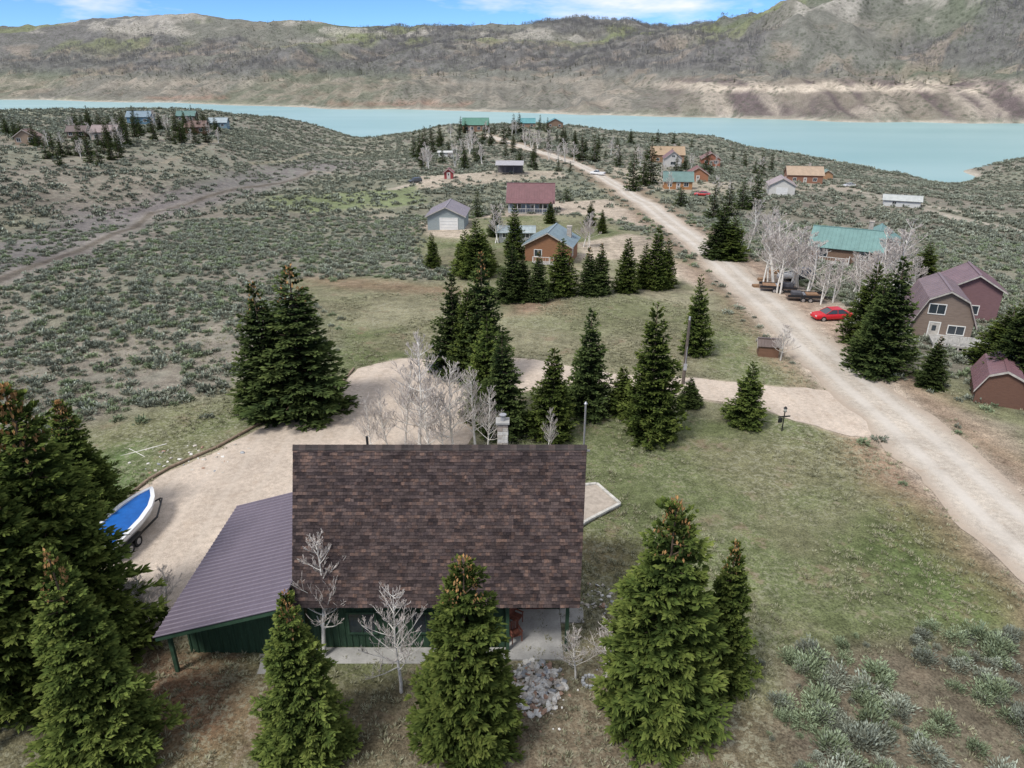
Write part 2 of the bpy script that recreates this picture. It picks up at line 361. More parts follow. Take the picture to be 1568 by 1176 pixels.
me=np_mesh('ground',V,Fq,[gm],{'zone':('FLOAT_COLOR',rgba),'sagefar':('FLOAT',sagefar),'tuft':('FLOAT',tuft),'hill':('FLOAT',fm)},smooth=True)
link(bpy.data.objects.new('ground',me))
cb=MB(); k=24
cb.face([(5*math.sin(2*math.pi*i/k)*1.01,5*math.cos(2*math.pi*i/k)*1.01,H(5*math.sin(2*math.pi*i/k),5*math.cos(2*math.pi*i/k))-.01) for i in range(k)])
o=cb.build('ground_patch',mat('soil',(.13,.1,.06))); 
# ---------------------------------------------------------------- water
wm=bpy.data.materials.new('lake_water'); nt=nt_new(wm); geo=N(nt,'ShaderNodeNewGeometry'); pos=geo.outputs['Position']
mp=N(nt,'ShaderNodeMapping'); mp.inputs['Scale'].default_value=(.6,1.6,1); nt.links.new(pos,mp.inputs[0])
wn=noise(nt,mp.outputs[0],.5,4,.6); wl=noise(nt,mp.outputs[0],.008,4,.5)
cw=mixc(nt,'MIX',maprange(nt,wl,.35,.65),(.235,.385,.385),(.285,.43,.43))
finish(nt,cw,.35,wn,.3,.15,.25)
wb=MB(); wb.face([(-7000,100,LAKE),(7000,100,LAKE),(7000,6000,LAKE),(-7000,6000,LAKE)]); wb.build('lake_water',wm)
# ---------------------------------------------------------------- gravel road & driveway
def gravel(name,base,tracks):
    m=bpy.data.materials.new(name); nt=nt_new(m); geo=N(nt,'ShaderNodeNewGeometry'); pos=geo.outputs['Position']
    a=noise(nt,pos,.25,5,.6); b=noise(nt,pos,3,4,.7); d=noise(nt,pos,22,2,.8)
    f=math2(nt,'MULTIPLY',maprange(nt,a,.3,.7,.84,1.14),maprange(nt,b,.3,.7,.80,1.20)); f=math2(nt,'MULTIPLY',f,maprange(nt,d,.3,.7,.70,1.30))
    cc=mixc(nt,'MULTIPLY',1.,base,gray(nt,f))
    cc=mixc(nt,'MIX',maprange(nt,noise(nt,pos,.9,5,.7),.54,.72,0,.5),cc,(.36,.28,.21))
    if tracks:
        at=N(nt,'ShaderNodeAttribute',attribute_name='across')
        s=math2(nt,'ABSOLUTE',at.outputs['Fac'],0.); t=math2(nt,'ABSOLUTE',math2(nt,'SUBTRACT',s,.38),0.)
        tr=math2(nt,'MULTIPLY',maprange(nt,t,.22,.08),maprange(nt,a,.3,.7,.3,.9))
        cc=mixc(nt,'MIX',tr,cc,(.53,.49,.44))
        eg=maprange(nt,math2(nt,'ADD',s,math2(nt,'MULTIPLY',b,.3)),.8,1.1,0,.7); cc=mixc(nt,'MIX',eg,cc,(.36,.285,.22))
    else:
        wv=N(nt,'ShaderNodeTexWave'); wv.inputs['Scale'].default_value=.16; wv.inputs['Distortion'].default_value=6.; wv.inputs['Detail'].default_value=1; wv.inputs['Detail Scale'].default_value=.3; nt.links.new(pos,wv.inputs[0])
        cc=mixc(nt,'MIX',maprange(nt,wv.outputs[1],.75,1.,0,.3),cc,(.52,.45,.38))
    finish(nt,cc,.95,d,.5,.03,.2); return m
def resample(pts,step):
    P=np.array(pts)
    out=[]
    Q=np.vstack([2*P[0]-P[1],P,2*P[-1]-P[-2]])
    for i in range(1,len(Q)-2):
        p0,p1,p2,p3=Q[i-1],Q[i],Q[i+1],Q[i+2]; k=max(2,int(np.linalg.norm(p2-p1)/step))
        for s in np.arange(k)/k:
            out.append(.5*((2*p1)+(p2-p0)*s+(2*p0-5*p1+4*p2-p3)*s*s+(3*p1-p0-3*p2+p3)*s**3))
    out.append(P[-1]); return np.array(out)
C=resample(road_w,.8); Tn=np.gradient(C,axis=0); Tn/=np.linalg.norm(Tn,axis=1)[:,None]; Nn=np.stack([-Tn[:,1],Tn[:,0]],1)
ac=np.linspace(-1,1,13); halfw=3.0
e1=(fbm(C[:,0],C[:,1],3,3,7)-.5)*1.3; e2=(fbm(C[:,0]+50,C[:,1],3,3,8)-.5)*1.3
Vr=[];Aa=[]
for j,s in enumerate(ac):
    off=s*halfw+np.where(s>0,e1,e2)*abs(s)**3
    p=C+Nn*off[:,None]; z=interp2(Z,p[:,0],p[:,1])+.06*(1-s*s*.5)
    Vr.append(np.column_stack([p,z])); Aa.append(np.full(len(C),s))
Vr=np.stack(Vr,1).reshape(-1,3); Aa=np.stack(Aa,1).ravel(); kk=len(ac)
I,J=np.meshgrid(np.arange(len(C)-1),np.arange(kk-1),indexing='ij'); a=(I*kk+J).ravel()
me=np_mesh('gravel_road',Vr,np.stack([a,a+1,a+kk+1,a+kk],1),[gravel('road_gravel',(.44,.39,.33),True)],{'across':('FLOAT',Aa)},smooth=True)
link(bpy.data.objects.new('gravel_road',me))
def drape(name,poly,m,step=1.5,zoff=.03,jam=.35):
    P=np.array(poly); P=np.vstack([P,P[:1]]); out=[]
    for a,b in zip(P[:-1],P[1:]):
        k=max(1,int(np.linalg.norm(b-a)/.35))
        for s in np.arange(k)/k: out.append(a+(b-a)*s)
    o=np.array(out); j1=(fbm(o[:,0],o[:,1],1.6,3,61)-.5)*jam*2; j2=(fbm(o[:,0]+99,o[:,1],1.6,3,62)-.5)*jam*2
    o=o+np.column_stack([j1,j2])
    gx,gy=np.meshgrid(np.arange(o[:,0].min(),o[:,0].max(),step),np.arange(o[:,1].min(),o[:,1].max(),step)); gx=gx.ravel();gy=gy.ravel()
    s=sdist([tuple(q) for q in o],gx,gy)>.3
    pts=[Vector((float(q[0]),float(q[1]))) for q in o]+[Vector((float(x),float(y))) for x,y in zip(gx[s],gy[s])]
    nb=len(o)
    r=delaunay_2d_cdt(pts,[(i,(i+1)%nb) for i in range(nb)],[list(range(nb))],1,1e-4)
    vs=np.array([[v.x,v.y] for v in r[0]]); z=interp2(Z,vs[:,0],vs[:,1])+zoff
    me=bpy.data.meshes.new(name); me.from_pydata(np.column_stack([vs,z]).tolist(),[],[tuple(f) for f in r[2]]); me.materials.append(m)
    bm=bmesh.new(); bm.from_mesh(me); bmesh.ops.recalc_face_normals(bm,faces=bm.faces[:]); bm.to_mesh(me); bm.free()
    return link(bpy.data.objects.new(name,me))
drape('gravel_driveway',drive_w,gravel('driveway_gravel',(.47,.395,.325),False))
# ---------------------------------------------------------------- vegetation meshes
def leafmat(name,ramp,rnd=.25):
    m=bpy.data.materials.new(name); nt=nt_new(m); at=N(nt,'ShaderNodeAttribute',attribute_name='tint')
    cr=N(nt,'ShaderNodeValToRGB'); els=cr.color_ramp.elements
    while len(els)<len(ramp): els.new(.5)
    for e,(p,cc) in zip(els,ramp): e.position=p; e.color=(*cc,1)
    nt.links.new(at.outputs['Fac'],cr.inputs[0])
    oi=N(nt,'ShaderNodeObjectInfo'); fr=maprange(nt,oi.outputs['Random'],0,1,1-rnd,1+rnd)
    cc=mixc(nt,'MULTIPLY',1.,cr.outputs[0],gray(nt,fr))
    d=N(nt,'ShaderNodeBsdfDiffuse'); nt.links.new(cc,d.inputs[0])
    o=N(nt,'ShaderNodeOutputMaterial'); nt.links.new(d.outputs[0],o.inputs[0]); return m
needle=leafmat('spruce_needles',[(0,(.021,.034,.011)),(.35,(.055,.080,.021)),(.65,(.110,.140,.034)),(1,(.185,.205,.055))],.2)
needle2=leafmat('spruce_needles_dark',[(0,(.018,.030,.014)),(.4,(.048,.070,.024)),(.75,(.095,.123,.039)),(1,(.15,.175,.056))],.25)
conem=mat('spruce_cones',(.38,.215,.085),.8,5,.3,0)
bark=mat('spruce_bark',(.12,.085,.06),.9,6,.3,.3,.02)
def blades(P,D,Ln,Wd,up,rs):
    r=rs.normal(size=P.shape); r[:,2]*=.35
    side=np.cross(D,up+r*.6); side/=np.linalg.norm(side,axis=1)[:,None]+1e-9
    m=P+D*(Ln*.45)[:,None]
    V=np.stack([P,m+side*Wd[:,None]*.5,P+D*Ln[:,None],m-side*Wd[:,None]*.5],1).reshape(-1,3)
    Fq=np.arange(len(V)).reshape(-1,4); return V,Fq
def tube_segs(segs,n=5):
    S=np.array(segs,dtype=float).reshape(-1,8); p=S[:,0:3];q=S[:,3:6];r0=S[:,6];r1=S[:,7]
    d=q-p; d/=np.linalg.norm(d,axis=1)[:,None]+1e-9
    ref=np.where(np.abs(d[:,2:3])<.9,np.array([[0,0,1.]]),np.array([[1.,0,0]])); a=np.cross(d,ref); a/=np.linalg.norm(a,axis=1)[:,None]; b=np.cross(d,a)
    ang=2*np.pi*np.arange(n)/n
    ring=a[:,None]*np.cos(ang)[None,:,None]+b[:,None]*np.sin(ang)[None,:,None]
    V=np.concatenate([p[:,None]+ring*r0[:,None,None],q[:,None]+ring*r1[:,None,None]],1).reshape(-1,3)
    k=np.arange(len(S))[:,None]*2*n; i=np.arange(n)[None]; j=(i+1)%n
    Fq=np.stack([k+i,k+j,k+n+j,k+n+i],2).reshape(-1,4); return V,Fq
def spruce(name,seed,nb=560,tw=10,R=2.2,Ht=10.,cones=0,nm=None,bl=3,bw=1.25,ex=.92):
    rs=np.random.default_rng(seed)
    u=rs.random(nb); z=Ht*(1-np.sqrt(1-u*.985)); nz=int(nb*.20); z[:nz]=Ht*rs.uniform(.35,.97,nz)
    z=np.clip(np.round(z/.46)*.46+rs.normal(0,.06,nb),.25,Ht*.975)
    az=rs.random(nb)*2*np.pi
    fr=1-z/Ht
    lump=.70+.60*vnoise(az*1.6+seed,z*.8,seed)
    L=(R*1.05*fr**ex*rs.uniform(.62,1.1,nb)*lump+.12)*np.where(z<.9,.85,1)
    el=np.interp(fr,[0,.3,1],[1.2,.40,.0]); dr=rs.uniform(.25,.5,nb)
    cnt=np.maximum(3,(tw*(.35+L/R*1.1)).astype(int)); idx=np.repeat(np.arange(nb),cnt)
    s=rs.random(len(idx))**.6*.88+.12; s[np.cumsum(cnt)-1]=1.
    Lb=L[idx];ab=az[idx]
    px=np.cos(ab)*Lb*s; py=np.sin(ab)*Lb*s; pz=z[idx]+Lb*(s*el[idx]-dr[idx]*s**2+.30*s**3)
    sg=rs.choice([-1,1],len(idx)); da=ab+sg*rs.uniform(.1,1.15,len(idx))*(1-.6*(s>.97))
    tl=(.16+.34*np.clip(Lb/R,0,1)*(1.15-.6*s))
    P=np.stack([px,py,pz],1)
    k=bl; P=np.repeat(P,k,0); da=np.repeat(da,k)+rs.normal(0,.38,len(P)); tl2=np.repeat(tl,k)*rs.uniform(.55,1.1,len(P)); s2=np.repeat(s,k)
    e2=rs.normal(-.02,.25,len(P))+np.repeat(np.where(fr[idx]<.15,.8,.08),k)
    D=np.stack([np.cos(da)*np.cos(e2),np.sin(da)*np.cos(e2),np.sin(e2)],1)
    P=P+D*(rs.random(len(P))*tl2*.5)[:,None]
    V,Fq=blades(P,D,tl2,rs.uniform(.07,.13,len(P))*bw,np.array([[0,0,1.]]),rs)
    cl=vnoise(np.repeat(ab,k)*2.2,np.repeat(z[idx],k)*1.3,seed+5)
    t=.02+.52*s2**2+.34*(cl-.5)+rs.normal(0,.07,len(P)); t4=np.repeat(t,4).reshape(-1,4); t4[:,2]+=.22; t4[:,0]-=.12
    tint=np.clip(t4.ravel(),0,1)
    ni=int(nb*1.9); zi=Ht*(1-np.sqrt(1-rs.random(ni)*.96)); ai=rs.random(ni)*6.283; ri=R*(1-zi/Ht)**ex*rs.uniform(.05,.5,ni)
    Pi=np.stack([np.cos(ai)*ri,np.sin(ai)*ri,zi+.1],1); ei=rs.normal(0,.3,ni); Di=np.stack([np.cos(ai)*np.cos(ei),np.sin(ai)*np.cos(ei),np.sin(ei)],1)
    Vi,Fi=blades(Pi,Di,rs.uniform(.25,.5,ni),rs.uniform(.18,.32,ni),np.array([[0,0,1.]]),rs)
    segs=[(0,0,-.2,0,0,Ht*.35,.16,.11),(0,0,Ht*.35,0,0,Ht*.99,.11,.015)]
    for i in rs.choice(nb,min(nb,90),replace=False):
        segs.append((0,0,z[i],math.cos(az[i])*L[i]*.75,math.sin(az[i])*L[i]*.75,z[i]+L[i]*(.75*el[i]-dr[i]*.56+.12),.03,.012))
    Vt,Ft=tube_segs(segs,5)
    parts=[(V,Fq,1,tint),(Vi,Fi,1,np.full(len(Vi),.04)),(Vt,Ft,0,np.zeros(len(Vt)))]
    if cones:
        nc=cones; zc=Ht*(1-.22*rs.random(nc)**1.2-.01); ac_=rs.random(nc)*6.283; rc=R*(1-zc/Ht)**ex*rs.uniform(.5,1.05,nc)+.05
        Pc=np.stack([np.cos(ac_)*rc,np.sin(ac_)*rc,zc+.16],1); Dc=np.stack([np.cos(ac_)*.35,np.sin(ac_)*.35,np.where(rs.random(nc)<.5,-.95,.9)],1)
        for q in range(2):
            Vc,Fc=blades(Pc,Dc,np.full(nc,.19),np.full(nc,.085),np.array([[1.,q,0]]),rs); parts.append((Vc,Fc,2,np.zeros(len(Vc))))
    VV=[];FF=[];MM=[];TT=[];b=0
    for v_,f_,mi,ti in parts: VV.append(v_);FF.append(f_+b);MM.append(np.full(len(f_),mi));TT.append(ti);b+=len(v_)
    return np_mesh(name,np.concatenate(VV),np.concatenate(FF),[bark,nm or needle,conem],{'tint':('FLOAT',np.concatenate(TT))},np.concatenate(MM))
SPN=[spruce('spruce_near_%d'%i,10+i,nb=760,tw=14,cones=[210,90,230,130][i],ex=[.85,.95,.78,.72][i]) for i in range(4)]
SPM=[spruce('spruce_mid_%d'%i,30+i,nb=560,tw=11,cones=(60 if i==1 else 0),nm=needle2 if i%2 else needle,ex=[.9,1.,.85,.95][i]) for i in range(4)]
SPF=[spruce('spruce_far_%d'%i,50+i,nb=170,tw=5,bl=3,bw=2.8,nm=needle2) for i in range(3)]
aspb=mat('aspen_bark',(.64,.61,.56),.8,3,.25,0); aspt=mat('aspen_twigs',(.49,.44,.405),.85,3,.2,0)
def aspen(name,seed,Ht=8.,nbr=26,thin=.011,spread=1.,trunks=1,r0=.10):
    rs=random.Random(seed); big=[];sm=[]
    def grow(p,d,L,r,lev):
        ns=[9,5,3,2][lev]; kids=[nbr,7,4,0][lev]; st=L/ns; q=Vector(p); d=Vector(d)
        pts=[q.copy()]
        for i in range(ns):
            d=(d+Vector((rs.gauss(0,1),rs.gauss(0,1),rs.gauss(0,.6)+(.5 if lev else 1.2)))*[.035,.10,.13,.15][lev]).normalized()
            q2=q+d*st; ra=max(thin,r*(1-i/ns*.9)); rb=max(thin*.7,r*(1-(i+1)/ns*.9))
            (big if lev==0 or (r>.02 and lev<2) else sm).append((*q,*q2,ra,rb)); q=q2; pts.append(q.copy())
        for k in range(kids):
            t=rs.uniform([.22,.2,.2][lev],1) ; f=t*ns; i=min(ns-1,int(f)); p2=pts[i].lerp(pts[i+1],f-i)
            a=rs.random()*6.283; e=rs.uniform(.35,.95)
            dd=Vector((math.cos(a)*math.cos(e)*spread,math.sin(a)*math.cos(e)*spread,math.sin(e)))
            if lev: dd=(dd*.8+d*.7).normalized()
            LL=[(1-t)*L*.40+L*.10,(1-t)*L*.5+L*.16,L*.38][lev]*rs.uniform(.7,1.15)
            grow(p2,dd,LL,max(thin,r*[.34,.45,.5][lev]*(1.15-t*.6)),lev+1)
    for t in range(trunks):
        grow((rs.uniform(-.5,.5)*(trunks>1),rs.uniform(-.5,.5)*(trunks>1),-.1),(rs.gauss(0,.07)+ (rs.uniform(-.25,.25) if trunks>1 else 0),rs.gauss(0,.07),1),Ht*rs.uniform(.8,1),r0,0)
    V1,F1=tube_segs(big,6); V2,F2=tube_segs(sm,3)
    return np_mesh(name,np.concatenate([V1,V2]),np.concatenate([F1,F2+len(V1)]),[aspb,aspt],None,np.concatenate([np.zeros(len(F1)),np.ones(len(F2))]))
ASN=[aspen('aspen_near_%d'%i,i+1,nbr=34,thin=.0135,r0=.115) for i in range(4)]
ASM=[aspen('aspen_mid_%d'%i,i+11,nbr=16,thin=.02,trunks=2,r0=.12) for i in range(3)]
ASF=[aspen('aspen_far_%d'%i,i+21,nbr=7,thin=.04,trunks=2,r0=.12) for i in range(2)]
# shrubs
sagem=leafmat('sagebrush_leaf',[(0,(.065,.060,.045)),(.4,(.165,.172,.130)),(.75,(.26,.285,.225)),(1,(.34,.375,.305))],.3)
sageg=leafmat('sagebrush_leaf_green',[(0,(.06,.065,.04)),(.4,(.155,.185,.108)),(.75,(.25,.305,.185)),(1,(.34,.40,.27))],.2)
strawm=leafmat('dry_grass',[(0,(.15,.145,.08)),(.5,(.26,.255,.165)),(1,(.41,.39,.29))],.3)
def shrub(name,seed,nbl,m,w=.075,l=.2,hh=.6):
    rs=np.random.default_rng(seed); a=rs.random(nbl)*6.283; ph=np.arccos(rs.random(nbl)); rr=rs.uniform(.35,1,nbl)*(.6+.8*vnoise(a*1.5,ph*2,seed))
    d=np.stack([np.cos(a)*np.sin(ph),np.sin(a)*np.sin(ph),np.cos(ph)*hh*1.2],1); P=d*(rr*.5)[:,None]
    D=d+rs.normal(0,.35,d.shape); D[:,2]+=.45; D/=np.linalg.norm(D,axis=1)[:,None]
    V,Fq=blades(P,D,rs.uniform(.6,1.2,nbl)*l,np.full(nbl,w),rs.normal(size=(nbl,3)),rs)
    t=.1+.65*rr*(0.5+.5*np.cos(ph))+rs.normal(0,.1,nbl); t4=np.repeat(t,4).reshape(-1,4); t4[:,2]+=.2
    return np_mesh(name,V,Fq,[m],{'tint':('FLOAT',np.clip(t4.ravel(),0,1))})
def src(me): return bpy.data.objects.new(me.name,me)
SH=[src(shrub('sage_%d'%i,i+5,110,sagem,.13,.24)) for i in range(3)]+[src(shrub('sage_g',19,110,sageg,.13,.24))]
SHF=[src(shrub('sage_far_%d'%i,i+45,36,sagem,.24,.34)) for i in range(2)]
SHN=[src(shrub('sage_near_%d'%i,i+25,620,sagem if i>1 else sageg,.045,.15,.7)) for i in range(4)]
def tuftmesh(seed):
    rs=np.random.default_rng(seed); nb=14; a=rs.random(nb)*6.283; P=np.stack([np.cos(a)*.05,np.sin(a)*.05,np.zeros(nb)],1)
    D=np.stack([np.cos(a)*.6,np.sin(a)*.6,np.full(nb,.8)],1)+rs.normal(0,.2,(nb,3)); D/=np.linalg.norm(D,axis=1)[:,None]
    V,Fq=blades(P,D,rs.uniform(.1,.22,nb),np.full(nb,.03),np.array([[0,0,1.]]),rs)
    return np_mesh('tuft_%d'%seed,V,Fq,[strawm],{'tint':('FLOAT',np.clip(np.tile([0,.5,1,.5],nb)+rs.normal(0,.1,nb*4),0,1))})
TU=[src(tuftmesh(i)) for i in range(3)]
def scatter(name,xy,srcs,smin,smax,seed=0,zoff=0.,tilt=.12,zvar=.2,bias=1.):
    rs=np.random.default_rng(seed); n_=len(xy); z=interp2(Z,xy[:,0],xy[:,1])+zoff
    me=bpy.data.meshes.new(name); me.vertices.add(n_); me.vertices.foreach_set('co',np.column_stack([xy,z]).astype(np.float32).ravel())
    rot=np.column_stack([rs.normal(0,tilt,n_),rs.normal(0,tilt,n_),rs.random(n_)*6.283]); s=smin+(smax-smin)*rs.random(n_)**bias
    scl=np.column_stack([s,s*rs.uniform(.8,1.2,n_),s*rs.uniform(1-zvar,1+zvar,n_)])
    for nm,arr in (('rot',rot),('scl',scl)):
        a_=me.attributes.new(nm,'FLOAT_VECTOR','POINT'); a_.data.foreach_set('vector',arr.astype(np.float32).ravel())
    a_=me.attributes.new('pick','INT','POINT'); a_.data.foreach_set('value',rs.integers(0,len(srcs),n_).astype(np.int32))
    coll=bpy.data.collections.new(name+'_kinds')
    for s_ in srcs: coll.objects.link(s_)
    ng=bpy.data.node_groups.new(name+'_scatter','GeometryNodeTree')
    ng.interface.new_socket('Geometry',in_out='INPUT',socket_type='NodeSocketGeometry'); ng.interface.new_socket('Geometry',in_out='OUTPUT',socket_type='NodeSocketGeometry')
    gi=ng.nodes.new('NodeGroupInput');go=ng.nodes.new('NodeGroupOutput');ip=ng.nodes.new('GeometryNodeInstanceOnPoints');ci=ng.nodes.new('GeometryNodeCollectionInfo')
    ci.inputs['Collection'].default_value=coll; ci.inputs['Separate Children'].default_value=True; ci.inputs['Reset Children'].default_value=True
    def na(nm,ty):
        q=ng.nodes.new('GeometryNodeInputNamedAttribute'); q.data_type=ty; q.inputs['Name'].default_value=nm; return [o_ for o_ in q.outputs if o_.enabled and o_.name=='Attribute'][0]
    L_=ng.links.new
    L_(gi.outputs[0],ip.inputs['Points']);L_(ci.outputs[0],ip.inputs['Instance']); ip.inputs['Pick Instance'].default_value=True
    L_(na('pick','INT'),ip.inputs['Instance Index']);L_(na('rot','FLOAT_VECTOR'),ip.inputs['Rotation']);L_(na('scl','FLOAT_VECTOR'),ip.inputs['Scale']);L_(ip.outputs[0],go.inputs[0])
    o=link(bpy.data.objects.new(name,me)); md=o.modifiers.new('scatter','NODES'); md.node_group=ng; return o
def polar_pts(n_,r0,r1,seed,th=43,area=True):
    rs=np.random.default_rng(seed); t=np.radians(rs.uniform(-th,th,n_)); u=rs.random(n_); r=np.sqrt(r0*r0+(r1*r1-r0*r0)*u) if area else np.exp(np.log(r0)+(np.log(r1/r0))*u)
    return np.column_stack([np.sin(t)*r,np.cos(t)*r]),rs
# ---------------------------------------------------------------- trees
VPV=CV+F/math.tan(PITCH)
def tree_spec(ut,vt,vb):
    ub=CU+(ut-CU)*(VPV-vb)/(VPV-vt); P=ground_at(ub,vb); d=ray(ut,vt); t=P.y/d[1]; return P,CAMH+d[2]*t-P.z,t
rt=random.Random(5)
def put_spruce(ut,vt,vb,hw,kind=None,name='spruce_tree'):
    P,h,t=tree_spec(ut,vt,vb); w=hw*t/F
    ms=kind or (SPN if t<45 else SPM if t<150 else SPF)
    o=link(bpy.data.objects.new(name,rt.choice(ms))); o.location=P; o.rotation_euler=(rt.gauss(0,.015),rt.gauss(0,.015),rt.random()*6.28); o.scale=(w/2.1,w/2.1,h/10.1); return o
def put_aspen(ut,vt,vb,s=1.,name='bare_aspen_tree'):
    P,h,t=tree_spec(ut,vt,vb); ms=ASN if t<75 else ASM if t<170 else ASF
    o=link(bpy.data.objects.new(name,rt.choice(ms))); o.location=P; o.rotation_euler=(0,0,rt.random()*6.28); o.scale=(h/7.4*s,h/7.4*s,h/7.4); return o
for s in [(12,592,985,112),(88,612,800,55),(-75,690,1060,110),(72,845,1150,95),(433,905,1150,74),(700,855,1135,86),(1037,765,1095,98),(1130,822,1040,52),
  (393,430,628,60),(433,408,632,85),
  (690,418,572,38),(735,385,580,48),(718,440,580,34),(743,480,640,38),(770,505,662,42),
  (848,530,668,38),(905,472,632,40),(957,560,632,25),(1015,462,668,48),(1078,420,543,23),(1060,578,622,18),(1152,552,650,29)]:
    put_spruce(*s)
for s in [(661,355,410,12),(727,335,425,26),(712,352,420,22),(738,352,415,22),(758,312,362,12),(788,312,395,17),(843,308,342,9),(730,286,332,10),(783,372,460,26),(800,390,458,20),(825,385,460,20),(862,365,452,25),(905,378,452,20),(922,372,450,20),(963,362,447,20),(990,372,440,16),(1010,345,442,22),(1026,365,440,15),
  (905,308,345,9),(924,320,357,8),(868,286,308,8),(1345,402,525,32),(1382,392,570,48),(1362,420,560,34),(1442,515,592,24),(1556,470,560,40),(1590,430,600,45),(1110,312,395,26),(1128,330,398,22),(1120,280,330,14),(1098,275,335,14),(1163,250,320,16),(1142,270,320,14),(1425,372,432,22),
  (973,222,292,13),(1001,208,282,15),(988,235,285,12),(632,202,242,8),(641,198,240,8),(893,196,246,9),(912,200,248,9),(949,220,255,8),(880,198,240,7),(795,170,202,7),(787,174,205,7),(1045,285,315,12),(1085,225,262,8),(1170,228,258,5),(1185,230,262,5)]:
    put_spruce(*s)
rs=np.random.default_rng(3)
for (u0,u1,v0,v1,nn,hh) in [(0,60,205,228,14,32),(60,200,215,255,26,38),(100,190,192,215,18,32),(180,330,192,222,30,32),(290,335,185,205,12,24),(640,780,215,262,22,30),(690,870,198,225,24,22),(860,960,215,250,12,24),(1030,1190,245,275,14,24),(780,880,225,265,12,28),(960,1060,220,250,10,22)]:
    for i in range(nn):
        u=rs.uniform(u0,u1); vb=v0+(v1-v0)*(u-u0)/(u1-u0) if u1-u0<70 else rs.uniform(v0,v1); h_=hh*rs.uniform(.6,1.15); put_spruce(u,vb-h_,vb,h_*.22,kind=SPF)
for s in [(470,815,1005,1.0),(600,888,1060,.9),(632,512,700,1.0),(588,585,700,.9),(690,560,700,1.),(725,558,690,1.0),(655,600,715,1.),(562,605,705,.8),(612,560,690,.9),(745,590,700,.8),(840,620,700,.7),(675,585,705,.9),
          (215,872,950,1.2),(238,862,930,1.2),(205,885,960,1.2),(935,955,1050,1.3),(885,960,1040,1.1),(1205,490,552,1.3),
          (1205,322,440,1.),(1218,315,438,1.),(1186,340,432,1.),(1240,345,440,1.2),(1255,360,455,1.2),(1290,390,462,1.2),(1325,385,465,1.2),(1368,340,462,1.3),(1390,335,440,1.2),(1270,395,465,1.1),(1230,330,445,1.2),(1212,345,450,1.),(1350,370,470,1.1),
          (757,308,372,1.),(895,318,378,1.),(905,330,380,1.),(1165,300,360,1.),(1175,310,370,1.),(1150,330,385,1.)]: put_aspen(*s)
for (u0,u1,v0,v1,nn,hh) in [(640,760,225,262,9,34),(800,880,225,255,8,34),(690,860,205,220,6,24),(100,330,198,222,12,28),(60,190,222,250,6,30),(1010,1180,255,300,9,26),(930,1010,235,270,4,28),(1310,1420,415,468,6,60)]:
    for i in range(nn):
        u=rs.uniform(u0,u1); vb=rs.uniform(v0,v1); put_aspen(u,vb-hh*rs.uniform(.7,1.2),vb,1.2)
# ---------------------------------------------------------------- scatter masses
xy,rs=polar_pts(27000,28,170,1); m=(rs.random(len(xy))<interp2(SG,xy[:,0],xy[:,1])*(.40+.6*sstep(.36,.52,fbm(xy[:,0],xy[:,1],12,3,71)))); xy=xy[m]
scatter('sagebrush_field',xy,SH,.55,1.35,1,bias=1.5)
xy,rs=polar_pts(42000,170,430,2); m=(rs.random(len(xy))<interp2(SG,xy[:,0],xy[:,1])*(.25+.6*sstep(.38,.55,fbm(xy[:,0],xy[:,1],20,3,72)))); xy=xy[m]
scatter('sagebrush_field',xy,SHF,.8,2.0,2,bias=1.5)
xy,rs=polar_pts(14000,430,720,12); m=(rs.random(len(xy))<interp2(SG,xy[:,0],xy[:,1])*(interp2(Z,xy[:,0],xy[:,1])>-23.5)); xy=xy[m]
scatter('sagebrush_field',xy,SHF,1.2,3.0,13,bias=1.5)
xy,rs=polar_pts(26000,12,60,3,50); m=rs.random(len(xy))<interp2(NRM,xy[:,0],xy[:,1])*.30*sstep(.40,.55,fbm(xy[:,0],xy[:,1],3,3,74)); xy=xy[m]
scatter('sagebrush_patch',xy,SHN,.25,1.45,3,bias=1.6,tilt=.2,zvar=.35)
xy,rs=polar_pts(80000,12,90,4,46); m=rs.random(len(xy))<interp2(TF,xy[:,0],xy[:,1])*sstep(.42,.62,fbm(xy[:,0],xy[:,1],5,4,73))*.75; xy=xy[m]
scatter('dry_grass_tufts',xy,TU,.5,1.5,4)
def hillclump(seed,sp):
    rr=random.Random(seed); segs=[]
    for i in range(6):
        x,y=rr.uniform(-7,7),rr.uniform(-7,7); h=rr.uniform(5,9)
        segs.append((x,y,0,x+rr.gauss(0,.4),y,h,.2,.08))
        for k in range(4):
            zz=rr.uniform(.35,.95)*h; a=rr.random()*6.28; l=(1.1-zz/h)*2.6+.6; segs.append((x,y,zz,x+math.cos(a)*l,y+math.sin(a)*l,zz+l*1.1,.18,.09))
    V_,F_=tube_segs(segs,3); return np_mesh('woodland_clump_%d'%seed,V_,F_,[mat('bare_woodland',(.22,.212,.205),.9,.05,.25,0)])
HC=[src(hillclump(i,0)) for i in range(3)]
xy,rs=polar_pts(26000,900,2600,5,40); q=interp2(FO,xy[:,0],xy[:,1]); m=rs.random(len(xy))<q*.8; xy=xy[m]
scatter('hillside_aspen_forest',xy,HC,.8,1.3,5,tilt=.02)
xy,rs=polar_pts(20000,880,2700,6,42); q=interp2(far,xy[:,0],xy[:,1])*(interp2(Z,xy[:,0],xy[:,1])>12); m=rs.random(len(xy))<q*(.06+.94*sstep(.50,.64,fbm(xy[:,0],xy[:,1],170,4,333)))*.5; xy=xy[m]
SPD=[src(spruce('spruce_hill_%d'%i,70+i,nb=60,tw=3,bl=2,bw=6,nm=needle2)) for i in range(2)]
scatter('hillside_conifers',xy,SPD,.35,.9,6,tilt=.02,zvar=.3)
